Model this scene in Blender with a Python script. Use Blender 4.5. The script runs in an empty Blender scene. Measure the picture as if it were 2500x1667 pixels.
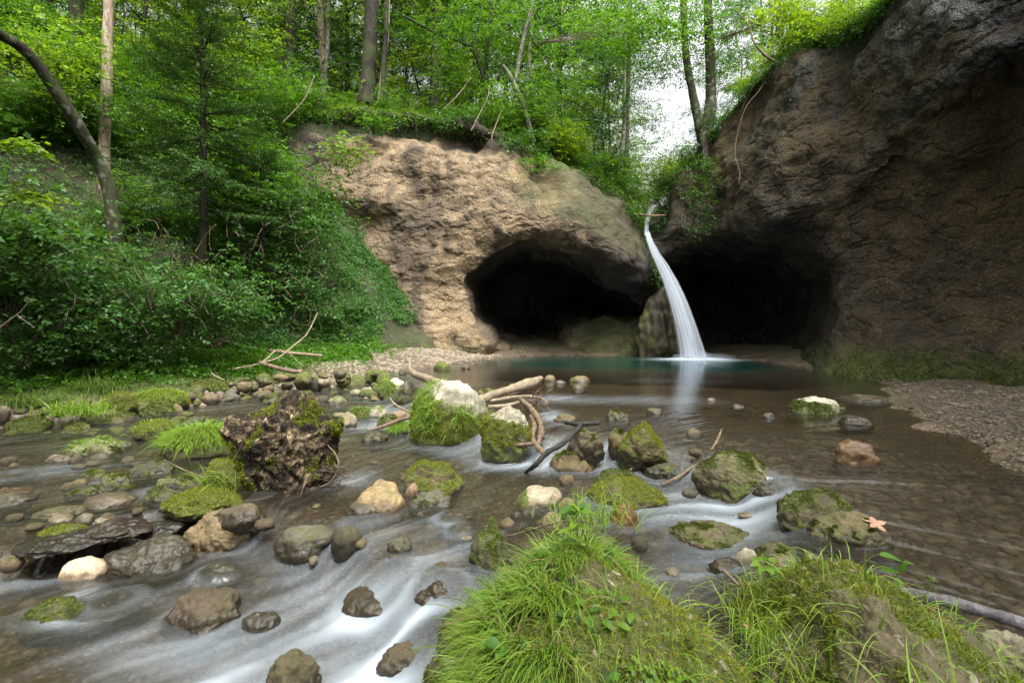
import bpy, bmesh, math, random
import numpy as np
PI = math.pi
F = 17/36*2500.0          # focal length in photo pixels
CH = 1.3                  # camera height above the pool
HY = 793.0                # photo row of the horizon
SC = bpy.context.scene
COL = SC.collection

# ------------------------------------------------------------------ camera, sky, sun, exposure
cam = bpy.data.objects.new('camera', bpy.data.cameras.new('camera'))
COL.objects.link(cam); SC.camera = cam
cam.location = (0, 0, CH); cam.rotation_euler = (PI/2, 0, 0)
cam.data.lens = 17; cam.data.sensor_width = 36
cam.data.shift_y = -(833.5-HY)/2500.0
cam.data.clip_start = 0.05; cam.data.clip_end = 1000
SUN_EL, SUN_AZ = math.radians(64), math.radians(158)     # azimuth clockwise from +Y (view direction)
w = bpy.data.worlds.new('World'); SC.world = w; w.use_nodes = True
nt = w.node_tree; nt.nodes.clear()
sky = nt.nodes.new('ShaderNodeTexSky'); sky.sky_type = 'NISHITA'; sky.sun_disc = False
sky.sun_elevation = SUN_EL; sky.sun_rotation = SUN_AZ
sky.air_density = 0.7; sky.dust_density = 10.0; sky.ozone_density = 0.3
bg = nt.nodes.new('ShaderNodeBackground'); bg.inputs[1].default_value = 0.15
wo = nt.nodes.new('ShaderNodeOutputWorld')
hs = nt.nodes.new('ShaderNodeHueSaturation'); hs.inputs['Saturation'].default_value = .10; hs.inputs['Value'].default_value = 1.55   # thin haze veils the blue
nt.links.new(sky.outputs[0], hs.inputs['Color']); nt.links.new(hs.outputs[0], bg.inputs[0]); nt.links.new(bg.outputs[0], wo.inputs[0])
sl = bpy.data.lights.new('sun', 'SUN'); sl.energy = 1.1; sl.angle = math.radians(25); sl.color = (1.0, 0.90, 0.74)
so = bpy.data.objects.new('sun', sl); COL.objects.link(so)
so.rotation_euler = (PI/2-SUN_EL, 0, -SUN_AZ+PI)
# sun lamp shines along its -Z; place the source in azimuth SUN_AZ
from mathutils import Vector
sd_ = Vector((math.sin(SUN_AZ)*math.cos(SUN_EL), math.cos(SUN_AZ)*math.cos(SUN_EL), math.sin(SUN_EL)))
so.rotation_euler = sd_.to_track_quat('Z', 'Y').to_euler()
SC.view_settings.view_transform = 'Standard'; SC.view_settings.look = 'None'
SC.view_settings.exposure = 1.45; SC.view_settings.gamma = 1.0
SC.render.engine = 'CYCLES'
SC.cycles.max_bounces = 8; SC.cycles.transparent_max_bounces = 12
SC.cycles.diffuse_bounces = 4; SC.cycles.transmission_bounces = 4
SC.cycles.sample_clamp_indirect = 6

# ------------------------------------------------------------------ helpers
R = np.random.RandomState
def P(px, py, D):
    px, py, D = np.broadcast_arrays(np.asarray(px, float), np.asarray(py, float), np.asarray(D, float))
    return np.stack([(px-1250)/F*D, D, CH+(HY-py)/F*D], -1)
def GD(py, z): return (CH-z)*F/(py-HY)
def G(px, py, z=0.0):
    D = GD(py, z); return np.array([(px-1250)/F*D, D, z])
def sst(a, b, x):
    t = np.clip((x-a)/(b-a), 0, 1); return t*t*(3-2*t)
def nrm(v): return v/np.maximum(np.linalg.norm(v, axis=-1, keepdims=True), 1e-9)
_g = R(7).normal(size=(4096, 3)); _g /= np.linalg.norm(_g, axis=1, keepdims=True); _g *= 1.6
def perlin(p):
    p = np.asarray(p, float); i = np.floor(p).astype(np.int64); f = p-i
    u = f*f*f*(f*(f*6-15)+10); r = 0
    for dx in (0, 1):
        for dy in (0, 1):
            for dz in (0, 1):
                h = ((i[..., 0]+dx)*73856093 ^ (i[..., 1]+dy)*19349663 ^ (i[..., 2]+dz)*83492791)
                h = (h ^ (h >> 13)) & 4095
                g = _g[h]
                d = g[..., 0]*(f[..., 0]-dx)+g[..., 1]*(f[..., 1]-dy)+g[..., 2]*(f[..., 2]-dz)
                r = r+d*(u[..., 0] if dx else 1-u[..., 0])*(u[..., 1] if dy else 1-u[..., 1])*(u[..., 2] if dz else 1-u[..., 2])
    return r
def fbm(p, o=4, g=0.5):
    a, r = 1.0, 0
    for k in range(o):
        r = r+a*perlin(p*2.0**k+k*17.3); a *= g
    return r
def worley(p, seed=0):
    """distance to nearest jittered cell point and that cell's hash (3-D)"""
    i = np.floor(p).astype(np.int64); best = np.full(p.shape[:-1], 9.0); hid = np.zeros(p.shape[:-1])
    tab = R(seed+3).rand(4096, 4)
    for dx in (-1, 0, 1):
        for dy in (-1, 0, 1):
            for dz in (-1, 0, 1):
                c = i+np.array([dx, dy, dz])
                h = (c[..., 0]*73856093 ^ c[..., 1]*19349663 ^ c[..., 2]*83492791); h = (h ^ (h >> 11)) & 4095
                t = tab[h]; d = np.linalg.norm(c+t[..., :3]-p, axis=-1)
                m = d < best; best = np.where(m, d, best); hid = np.where(m, t[..., 3], hid)
    return best, hid
def polysd(x, y, pts):
    """signed distance to an open polyline, positive on its left side"""
    x = np.asarray(x, float); y = np.asarray(y, float)
    best = np.full(np.broadcast(x, y).shape, 1e9); sg = np.ones_like(best)
    for (ax, ay), (bx, by) in zip(pts[:-1], pts[1:]):
        ex, ey = bx-ax, by-ay; L = ex*ex+ey*ey
        t = np.clip(((x-ax)*ex+(y-ay)*ey)/L, 0, 1)
        dx, dy = x-ax-t*ex, y-ay-t*ey; d = np.hypot(dx, dy)
        cr = ex*(y-ay)-ey*(x-ax)
        m = d < best-1e-6; best = np.where(m, d, best); sg = np.where(m, np.where(cr >= 0, 1., -1.), sg)
    return best*sg
def polyin(x, y, pts):
    """signed distance to a closed polygon, positive inside"""
    n = len(pts); best = np.full(x.shape, 1e9); ins = np.zeros(x.shape, bool)
    for k in range(n):
        (ax, ay), (bx, by) = pts[k], pts[(k+1) % n]
        ex, ey = bx-ax, by-ay; t = np.clip(((x-ax)*ex+(y-ay)*ey)/(ex*ex+ey*ey), 0, 1)
        best = np.minimum(best, np.hypot(x-ax-t*ex, y-ay-t*ey))
        if ay != by:
            c = ((ay > y) != (by > y)) & (x < (bx-ax)*(y-ay)/(by-ay)+ax); ins ^= c
    return np.where(ins, best, -best)
def tps(pts, lam=1.0):
    pts = np.array(pts, float); X = pts[:, :2]/500.0; n = len(X)
    def U(r2): return np.where(r2 > 1e-12, 0.5*r2*np.log(np.maximum(r2, 1e-12)), 0)
    K = U(((X[:, None]-X[None])**2).sum(-1))+lam*1e-3*np.eye(n)
    Pm = np.c_[np.ones(n), X]; A = np.zeros((n+3, n+3)); A[:n, :n] = K; A[:n, n:] = Pm; A[n:, :n] = Pm.T
    s = np.linalg.solve(A, np.r_[pts[:, 2], 0, 0, 0])
    def f(px, py):
        q = np.stack([px, py], -1)/500.0; r = s[n]+s[n+1]*q[..., 0]+s[n+2]*q[..., 1]
        for k in range(n): r = r+s[k]*U(((q-X[k])**2).sum(-1))
        return r
    return f
def mesh(name, V, Fs, attrs=None, smooth=True):
    V = np.asarray(V, np.float32); me = bpy.data.meshes.new(name)
    if not isinstance(Fs, (list, tuple)): Fs = [Fs]
    Fs = [np.asarray(f, np.int32) for f in Fs if len(f)]
    me.vertices.add(len(V)); me.vertices.foreach_set('co', V.ravel())
    tot = np.concatenate([np.full(len(f), f.shape[1], np.int32) for f in Fs])
    li = np.concatenate([f.ravel() for f in Fs])
    me.loops.add(len(li)); me.loops.foreach_set('vertex_index', li)
    me.polygons.add(len(tot)); me.polygons.foreach_set('loop_start', np.r_[0, np.cumsum(tot)[:-1]].astype(np.int32))
    me.polygons.foreach_set('use_smooth', np.full(len(tot), smooth))
    me.update(calc_edges=True)
    for k, a in (attrs or {}).items():
        at = me.attributes.new(k, 'FLOAT', 'POINT'); at.data.foreach_set('value', np.asarray(a, np.float32).ravel())
    return me
def tag(o, label=None, cat=None, group=None, kind=None):
    for k, v in (('label', label), ('category', cat), ('group', group), ('kind', kind)):
        if v: o[k] = v
    return o
def obj(name, me, mat=None, parent=None, loc=None, rot=None, scale=None):
    o = bpy.data.objects.new(name, me); COL.objects.link(o)
    if mat and not me.materials: me.materials.append(mat)
    if parent: o.parent = parent
    if loc is not None: o.location = tuple(float(c) for c in loc)
    if rot is not None: o.rotation_euler = rot
    if scale is not None: o.scale = scale if hasattr(scale, '__len__') else (scale,)*3
    return o
def empty(name, loc=(0, 0, 0), rz=0):
    o = bpy.data.objects.new(name, None); COL.objects.link(o)
    o.location = tuple(float(c) for c in loc); o.rotation_euler = (0, 0, rz); o.empty_display_size = .2
    return o
def grid_faces(nu, nv, keep=None):
    a = np.arange(nu*nv).reshape(nu, nv)
    f = np.stack([a[:-1, :-1], a[1:, :-1], a[1:, 1:], a[:-1, 1:]], -1).reshape(-1, 4)
    return f if keep is None else f[keep.reshape(-1)]
def cat(parts):
    """merge [(V,F,tint)] lists"""
    V, Fc, T, n = [], {}, [], 0
    for v, f, t in parts:
        V.append(v); T.append(np.broadcast_to(t, (len(v),)))
        for ff in (f if isinstance(f, list) else [f]):
            if len(ff): Fc.setdefault(ff.shape[1], []).append(ff+n)
        n += len(v)
    return np.concatenate(V), [np.concatenate(x) for x in Fc.values()], np.concatenate(T)
def tube(pts, rad, ns=8, seed=0, rough=0.08, steps=None, cap=True):
    pts = np.asarray(pts, float); rad = np.broadcast_to(np.asarray(rad, float), (len(pts),))
    n = steps or max(6, len(pts)*5)
    t = np.linspace(0, len(pts)-1, n); k = np.minimum(t.astype(int), len(pts)-2); f = (t-k)[:, None]
    g = lambda j: pts[np.clip(j, 0, len(pts)-1)]
    p0, p1, p2, p3 = g(k-1), g(k), g(k+1), g(k+2)
    c = 0.5*((2*p1)+(-p0+p2)*f+(2*p0-5*p1+4*p2-p3)*f**2+(-p0+3*p1-3*p2+p3)*f**3)
    r = np.interp(t, np.arange(len(pts)), rad)
    T = nrm(np.gradient(c, axis=0)); up = np.array([0.13, 0.31, 0.94])
    A = nrm(np.cross(T, up)); B = np.cross(T, A)
    th = np.linspace(0, 2*PI, ns, endpoint=False)
    d = A[:, None]*np.cos(th)[None, :, None]+B[:, None]*np.sin(th)[None, :, None]
    q = c[:, None]+d*r[:, None, None]
    q = q+d*(fbm(q/np.maximum(r.mean()*2.2, 1e-4)+seed*3.1, 3)*r[:, None]*rough*2)[..., None]
    V = q.reshape(-1, 3); a = np.arange(n*ns).reshape(n, ns); b = np.roll(a, -1, 1)
    Fq = np.stack([a[:-1], a[1:], b[1:], b[:-1]], -1).reshape(-1, 4)
    if cap:
        V = np.r_[V, c[:1], c[-1:]]
        tri = np.r_[np.stack([a[0], b[0], np.full(ns, n*ns)], -1), np.stack([b[-1], a[-1], np.full(ns, n*ns+1)], -1)]
        return V, [Fq, tri], 0.5
    return V, [Fq], 0.5
_ico = {}
def ico(sub):
    if sub not in _ico:
        bm = bmesh.new(); bmesh.ops.create_icosphere(bm, subdivisions=sub, radius=1)
        _ico[sub] = (np.array([v.co[:] for v in bm.verts]), np.array([[v.index for v in f.verts] for f in bm.faces])); bm.free()
    return _ico[sub]
def vnormals(V, Fs):
    N = np.zeros_like(V)
    for f in Fs if isinstance(Fs, list) else [Fs]:
        n = np.cross(V[f[:, 1]]-V[f[:, 0]], V[f[:, 2]]-V[f[:, 0]])
        for k in range(f.shape[1]): np.add.at(N, f[:, k], n)
    return nrm(N)
def rock(w, d, h, seed, ang=0.5, rough=0.05, sub=4, planes=11):
    """rock of extents w,d,h centred on 0: clipped sphere plus noise"""
    D, Ft = ico(sub); rg = R(seed); r = np.ones(len(D))
    if ang > 0:
        for k in range(planes):
            n = nrm(rg.normal(size=3)); off = 1-ang*rg.uniform(.12, .5)
            dt = D@n; lim = np.where(dt > .05, off/np.maximum(dt, .05), 9)
            kk = 14.0; r = -np.log(np.exp(-kk*r)+np.exp(-kk*np.minimum(lim, 3)))/kk
    V = D*r[:, None]; lo, hi = V.min(0), V.max(0); V = (V-(lo+hi)/2)/((hi-lo)/2)
    V = V*(1+(0.16*perlin(D*1.3+seed*5.7)+0.06*perlin(D*3+seed))[:, None]*(1-.3*ang))
    V = V*np.array([w/2, d/2, h/2]); s = (w*d*h)**(1/3)
    V = V+D*(fbm(V/s*5+seed*2.3, 4, .55)*s*rough)[:, None]
    return V, Ft

# ------------------------------------------------------------------ materials
class NB:
    def __init__(s, name):
        s.m = bpy.data.materials.new(name); s.m.use_nodes = True; s.t = s.m.node_tree; s.t.nodes.clear()
        s.out = s.n('ShaderNodeOutputMaterial')
    def n(s, ty, **kw):
        x = s.t.nodes.new(ty)
        for k, v in kw.items(): setattr(x, k, v)
        return x
    def l(s, a, b): s.t.links.new(a, b)
    def set(s, sock, v):
        if hasattr(v, 'links') or isinstance(v, bpy.types.NodeSocket): s.l(v, sock)
        else:
            if isinstance(v, tuple) and len(v) == 3 and sock.type == 'RGBA': v = v+(1,)
            sock.default_value = v
    def coord(s, which='Object', scale=None):
        o = s.n('ShaderNodeTexCoord').outputs[which]
        if which == 'Position': pass
        if scale is not None:
            m = s.n('ShaderNodeMapping'); m.inputs['Scale'].default_value = scale; s.l(o, m.inputs[0]); o = m.outputs[0]
        return o
    def noise(s, v, sc, det=4, rough=.55, dist=0.0):
        x = s.n('ShaderNodeTexNoise'); s.l(v, x.inputs['Vector']); x.inputs['Scale'].default_value = sc
        x.inputs['Detail'].default_value = det; x.inputs['Roughness'].default_value = rough; x.inputs['Distortion'].default_value = dist
        return x.outputs[0]
    def vor(s, v, sc, feat='F1', out='Distance', rnd=1.0):
        x = s.n('ShaderNodeTexVoronoi', feature=feat); s.l(v, x.inputs['Vector']); x.inputs['Scale'].default_value = sc
        x.inputs['Randomness'].default_value = rnd
        return x.outputs[out]
    def math(s, op, a, b=0.0, clamp=False):
        x = s.n('ShaderNodeMath', operation=op, use_clamp=clamp); s.set(x.inputs[0], a); s.set(x.inputs[1], b); return x.outputs[0]
    def mr(s, v, a, b, c=0., d=1.):
        x = s.n('ShaderNodeMapRange'); s.l(v, x.inputs[0])
        for k, q in enumerate((a, b, c, d)): x.inputs[1+k].default_value = q
        return x.outputs[0]
    def ramp(s, v, stops):
        x = s.n('ShaderNodeValToRGB'); s.l(v, x.inputs[0]); e = x.color_ramp.elements
        while len(e) < len(stops): e.new(.5)
        for k, (p, c) in enumerate(stops):
            e[k].position = p; e[k].color = (c+(1,)) if len(c) == 3 else c
        return x.outputs[0]
    def mix(s, f, a, b, mode='MIX'):
        x = s.n('ShaderNodeMix', data_type='RGBA', blend_type=mode); s.set(x.inputs[0], f); s.set(x.inputs[6], a); s.set(x.inputs[7], b)
        return x.outputs[2]
    def attr(s, name): return s.n('ShaderNodeAttribute', attribute_name=name).outputs['Fac']
    def bump(s, h, st, dist=.02, nrm=None):
        x = s.n('ShaderNodeBump'); s.l(h, x.inputs['Height']); x.inputs['Strength'].default_value = st; x.inputs['Distance'].default_value = dist
        if nrm: s.l(nrm, x.inputs['Normal'])
        return x.outputs[0]
    def pr(s, col, rough=.8, spec=.3, nrm=None, **kw):
        x = s.n('ShaderNodeBsdfPrincipled'); s.set(x.inputs['Base Color'], col); s.set(x.inputs['Roughness'], rough)
        s.set(x.inputs['Specular IOR Level'], spec)
        if nrm: s.l(nrm, x.inputs['Normal'])
        return x.outputs[0]
    def done(s, sh): s.l(sh, s.out.inputs['Surface']); return s.m

def mat_leaf(name, c1, c2, tr=.45, rough=.45, bright=(1, 1, 1), spec=.35):
    b = NB(name); t = b.attr('tint')
    rnd = b.n('ShaderNodeObjectInfo').outputs['Random']
    f = b.math('ADD', b.math('MULTIPLY', t, .8), b.math('MULTIPLY', rnd, .2))
    c = b.mix(f, c1, c2)
    p = b.pr(c, rough, spec)
    tl = b.n('ShaderNodeBsdfTranslucent'); b.l(b.mix(1.0, c, (1.25, 1.15, .35), 'MULTIPLY'), tl.inputs[0])
    m = b.n('ShaderNodeMixShader'); m.inputs[0].default_value = tr; b.l(p, m.inputs[1]); b.l(tl.outputs[0], m.inputs[2])
    return b.done(m.outputs[0])
def mat_bark(name, c1, c2, sc=1.0, moss=0.0, lichen=0.0):
    b = NB(name); v = b.coord('Object')
    m = b.n('ShaderNodeMapping'); m.inputs['Scale'].default_value = (sc*14, sc*14, sc*3); b.l(v, m.inputs[0])
    n1 = b.noise(m.outputs[0], 1.0, 6, .65, .6)
    n2 = b.noise(v, 2.3, 4)
    c = b.mix(b.mr(n1, .35, .65), c1, c2)
    if lichen: c = b.mix(b.math('MULTIPLY', b.mr(b.noise(v, 5, 3), .55, .62), lichen), c, (.33, .33, .27))
    if moss: c = b.mix(b.math('MULTIPLY', b.mr(n2, .42, .56), moss), c, (.045, .075, .012))
    return b.done(b.pr(c, .85, .2, b.bump(n1, .8, .03)))
def mat_stump():
    b = NB('rotten_wood'); v = b.coord('Object'); wv = b.noise(v, 5, 7, .7, 1.6); fi = b.noise(v, 34, 5, .7, .5)
    c = b.ramp(wv, [(.38, (.006, .005, .004)), (.49, (.026, .019, .012)), (.55, (.09, .066, .038)), (.64, (.32, .25, .15))])
    c = b.mix(1.0, c, b.ramp(fi, [(.35, (.35, .35, .35)), (.65, (1.5, 1.5, 1.5))]), 'MULTIPLY')
    c = b.mix(b.mr(b.math('ADD', b.attr('moss'), b.math('MULTIPLY', b.math('SUBTRACT', b.noise(v, 12, 4), .5), 1.2)), .4, .6), c, (.055, .070, .012))
    return b.done(b.pr(c, .85, .2, b.bump(b.math('ADD', wv, b.math('MULTIPLY', fi, .6)), 1.0, .04)))
def mat_rockface(name, cols, pebble, wetlo=0.0, dark=(.02, .018, .014), sheen=False, stain=0.6):
    """conglomerate: fbm colour, pebbles of mixed size, streaks of damp"""
    b = NB(name); v = b.coord('Object')
    big = b.noise(v, .35, 5, .6, .5); mid = b.noise(v, 1.6, 6, .65); fine = b.noise(v, 15, 6, .75)
    c = b.ramp(b.math('ADD', b.math('MULTIPLY', big, .55), b.math('MULTIPLY', mid, .45)), [(.30, cols[0]), (.45, cols[1]), (.55, cols[2]), (.70, cols[3])])
    c = b.mix(1.0, c, b.ramp(fine, [(.25, (.45, .43, .40)), (.5, (.95, .95, .95)), (.75, (1.45, 1.42, 1.35))]), 'MULTIPLY')
    w = b.n('ShaderNodeMapping'); w.inputs['Scale'].default_value = (1, 1, 1.35)
    va = b.n('ShaderNodeVectorMath', operation='ADD'); b.l(v, va.inputs[0])
    nc = b.n('ShaderNodeTexNoise'); b.l(v, nc.inputs['Vector']); nc.inputs['Scale'].default_value = 3
    vs = b.n('ShaderNodeVectorMath', operation='SCALE'); b.l(nc.outputs[1], vs.inputs[0]); vs.inputs['Scale'].default_value = .10
    b.l(vs.outputs[0], va.inputs[1]); b.l(va.outputs[0], w.inputs[0])
    p1 = b.vor(w.outputs[0], 8); p1c = b.vor(w.outputs[0], 8, out='Color'); p2 = b.vor(w.outputs[0], 22); p2c = b.vor(w.outputs[0], 22, out='Color')
    bw = b.n('ShaderNodeRGBToBW'); b.l(p1c, bw.inputs[0]); bw2 = b.n('ShaderNodeRGBToBW'); b.l(p2c, bw2.inputs[0])
    pm = b.math('MULTIPLY', b.mr(p1, .42, .30), b.mr(bw.outputs[0], .55, .62))
    pm2 = b.math('MULTIPLY', b.mr(p2, .40, .28), b.mr(bw2.outputs[0], .5, .56))
    c = b.mix(b.math('MULTIPLY', pm, .45), c, pebble); c = b.mix(b.math('MULTIPLY', pm2, .6), c, b.mix(bw2.outputs[0], c, pebble))
    gap = b.math('MULTIPLY', b.mr(p2, .42, .62), .55)
    c = b.mix(gap, c, tuple(x*.35 for x in cols[1]))
    # damp stains run down the face
    st = b.noise(b.coord('Object', (1.2, 1.2, .16)), 1.0, 5, .6, .4)
    stf = b.math('MULTIPLY', b.mr(st, .54, .66), stain)
    c = b.mix(stf, c, dark)
    # algae from an attribute
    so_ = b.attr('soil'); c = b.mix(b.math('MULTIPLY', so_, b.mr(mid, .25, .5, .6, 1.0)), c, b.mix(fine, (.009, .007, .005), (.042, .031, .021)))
    al = b.attr('moss'); c = b.mix(b.math('MULTIPLY', al, b.mr(b.noise(v, 3.5, 6, .7), .38, .55)), c, b.mix(b.noise(v, 12, 3), (.028, .042, .008), (.085, .105, .018)))
    h = b.math('ADD', b.math('MULTIPLY', fine, 1.0), b.math('ADD', b.math('MULTIPLY', p1, -.45), b.math('MULTIPLY', p2, -.5)))
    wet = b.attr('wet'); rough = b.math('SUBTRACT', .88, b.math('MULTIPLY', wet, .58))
    c = b.mix(b.math('MULTIPLY', wet, .88), c, dark)  # this mask carries damp rock and also shade painted into the caves
    return b.done(b.pr(c, rough, .5, b.bump(h, 1.0, .055)))
def mat_boulder():
    b = NB('river_rock'); oi = b.n('ShaderNodeObjectInfo'); col = oi.outputs['Color']
    v0 = b.coord('Object'); vm = b.n('ShaderNodeVectorMath', operation='ADD'); b.l(v0, vm.inputs[0])
    cx = b.n('ShaderNodeCombineXYZ'); b.l(b.math('MULTIPLY', oi.outputs['Random'], 90.), cx.inputs[0]); b.l(cx.outputs[0], vm.inputs[1]); v = vm.outputs[0]
    n1 = b.noise(v, 4, 6, .65, .3); n2 = b.noise(v, 22, 5, .7); n3 = b.noise(v, 90, 3, .6)
    c = b.mix(1.0, col, b.ramp(n1, [(.25, (.45, .42, .38)), (.45, (.85, .83, .8)), (.6, (1.15, 1.12, 1.08)), (.75, (1.5, 1.45, 1.4))]), 'MULTIPLY')
    c = b.mix(1.0, c, b.ramp(n2, [(.3, (.6, .58, .55)), (.5, (1, 1, 1)), (.7, (1.25, 1.22, 1.2))]), 'MULTIPLY')
    c = b.mix(1.0, c, b.ramp(n3, [(.35, (.75, .75, .75)), (.65, (1.2, 1.2, 1.2))]), 'MULTIPLY')
    film = b.math('MULTIPLY', b.mr(b.noise(v, 2.6, 4, .6), .40, .62), .55); c = b.mix(film, c, (.062, .058, .020))
    wet = b.attr('wet'); c = b.mix(b.math('MULTIPLY', wet, .85), c, b.mix(1.0, c, (.28, .25, .21), 'MULTIPLY'))
    mo = b.attr('moss'); nz = b.noise(v, 14, 5, .7)
    mf = b.mr(b.math('ADD', mo, b.math('MULTIPLY', b.math('SUBTRACT', nz, .5), 1.3)), .30, .72)
    mc = b.ramp(b.noise(v, 30, 4, .7), [(.3, (.026, .032, .007)), (.5, (.060, .076, .012)), (.7, (.115, .135, .020))])
    c = b.mix(mf, c, mc)
    h = b.math('ADD', b.math('MULTIPLY', n1, .8), b.math('ADD', b.math('MULTIPLY', n2, .5), b.math('MULTIPLY', b.math('MULTIPLY', b.noise(v, 120, 2), mf), .6)))
    ro = b.math('SUBTRACT', .85, b.math('MULTIPLY', b.math('MULTIPLY', wet, b.math('SUBTRACT', 1.0, mf)), .5))
    return b.done(b.pr(c, ro, .4, b.bump(h, .75, .03)))
def mat_soil(name, cols, peb, leafy=0.0):
    b = NB(name); v = b.coord('Object')
    n = b.noise(v, 1.1, 6, .65); f = b.noise(v, 11, 5, .7)
    c = b.ramp(n, [(.3, cols[0]), (.5, cols[1]), (.7, cols[2])])
    c = b.mix(1.0, c, b.ramp(f, [(.3, (.5, .5, .5)), (.7, (1.5, 1.5, 1.5))]), 'MULTIPLY')
    pv = b.vor(v, 26); pc = b.vor(v, 26, out='Color'); bw = b.n('ShaderNodeRGBToBW'); b.l(pc, bw.inputs[0])
    c = b.mix(b.math('MULTIPLY', b.mr(pv, .5, .3), peb), c, b.mix(bw.outputs[0], tuple(x*.5 for x in cols[1]), (.30, .25, .19)))
    if leafy: c = b.mix(b.math('MULTIPLY', b.mr(b.noise(v, 6, 6, .8), .48, .60), leafy), c, (.030, .055, .012))
    mo = b.attr('moss'); c = b.mix(b.math('MULTIPLY', mo, b.mr(b.noise(v, 7, 5, .7), .4, .55)), c, (.06, .095, .018))
    h = b.math('SUBTRACT', f, b.math('MULTIPLY', pv, .8))
    return b.done(b.pr(c, .85, .3, b.bump(h, .8, .05)))
def mat_wood(name, c1, c2):
    b = NB(name); v = b.coord('Object'); wv = b.noise(v, 6, 6, .7, 1.5); fi = b.noise(v, 60, 4, .7)
    c = b.mix(b.mr(wv, .35, .65), c1, c2); c = b.mix(1.0, c, b.ramp(fi, [(.3, (.55, .55, .55)), (.7, (1.3, 1.3, 1.3))]), 'MULTIPLY')
    return b.done(b.pr(c, .75, .3, b.bump(fi, .6, .01)))
def mat_simple(name, c1, c2, sc=20, rough=.8, tr=0):
    b = NB(name); v = b.coord('Object'); n = b.noise(v, sc, 4, .65)
    c = b.mix(b.attr('tint'), c1, c2); c = b.mix(1.0, c, b.ramp(n, [(.3, (.7, .7, .7)), (.7, (1.25, 1.25, 1.25))]), 'MULTIPLY')
    return b.done(b.pr(c, rough, .3))
def mat_water():
    b = NB('stream_water'); foam = b.attr('foam'); dep = b.attr('depth'); stv = b.attr('streak'); cm = b.attr('calm')
    v = b.coord('Object')
    rip = b.noise(b.coord('Object', (1.0, 2.6, 1.0)), 3.2, 4, .55, .4)
    hh = b.math('ADD', b.math('MULTIPLY', rip, .30), b.math('MULTIPLY', b.math('MULTIPLY', stv, b.math('SUBTRACT', 1.0, cm)), .12))
    nm = b.bump(hh, .35, .05)
    murk = b.mix(b.mr(dep, .25, 1.0), (.034, .028, .018), (.003, .022, .016))
    df = b.n('ShaderNodeBsdfDiffuse'); b.l(murk, df.inputs[0])
    tr = b.n('ShaderNodeBsdfTransparent'); tr.inputs[0].default_value = (.78, .74, .64, 1)
    m1 = b.n('ShaderNodeMixShader'); b.l(b.mr(dep, .0, .70, .14, 1.0), m1.inputs[0]); b.l(tr.outputs[0], m1.inputs[1]); b.l(df.outputs[0], m1.inputs[2])
    gl = b.n('ShaderNodeBsdfGlossy'); gl.inputs[0].default_value = (.92, .96, 1, 1); b.l(b.mr(cm, 0, 1, .22, .07), gl.inputs['Roughness']); b.l(nm, gl.inputs['Normal'])
    fr = b.n('ShaderNodeFresnel'); fr.inputs[0].default_value = 1.43; b.l(nm, fr.inputs['Normal'])
    m2 = b.n('ShaderNodeMixShader'); b.l(fr.outputs[0], m2.inputs[0]); b.l(m1.outputs[0], m2.inputs[1]); b.l(gl.outputs[0], m2.inputs[2])
    fd = b.n('ShaderNodeBsdfDiffuse'); fd.inputs[0].default_value = (.46, .53, .59, 1); fd.inputs[1].default_value = .3
    m3 = b.n('ShaderNodeMixShader'); b.l(b.math('MULTIPLY', b.math('POWER', foam, 1.25), .80), m3.inputs[0]); b.l(m2.outputs[0], m3.inputs[1]); b.l(fd.outputs[0], m3.inputs[2])
    return b.done(m3.outputs[0])
def mat_fall(name='falling_water', dens=1.0):
    b = NB(name); uv = b.n('ShaderNodeUVMap').outputs[0]
    mp = b.n('ShaderNodeMapping'); mp.inputs['Scale'].default_value = (14, .7, 1); b.l(uv, mp.inputs[0])
    n = b.noise(mp.outputs[0], 1.0, 5, .6, .2); e = b.attr('edge')
    a = b.math('MULTIPLY', b.mr(n, .3, .62, .22, .95), e, True); a = b.math('MULTIPLY', a, dens, True)
    d = b.n('ShaderNodeBsdfDiffuse'); d.inputs[0].default_value = (.50, .55, .62, 1)
    tl = b.n('ShaderNodeBsdfTranslucent'); tl.inputs[0].default_value = (.50, .55, .62, 1)
    mm = b.n('ShaderNodeMixShader'); mm.inputs[0].default_value = .4; b.l(d.outputs[0], mm.inputs[1]); b.l(tl.outputs[0], mm.inputs[2])
    t = b.n('ShaderNodeBsdfTransparent'); m = b.n('ShaderNodeMixShader')
    b.l(a, m.inputs[0]); b.l(t.outputs[0], m.inputs[1]); b.l(mm.outputs[0], m.inputs[2])
    return b.done(m.outputs[0])

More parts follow.
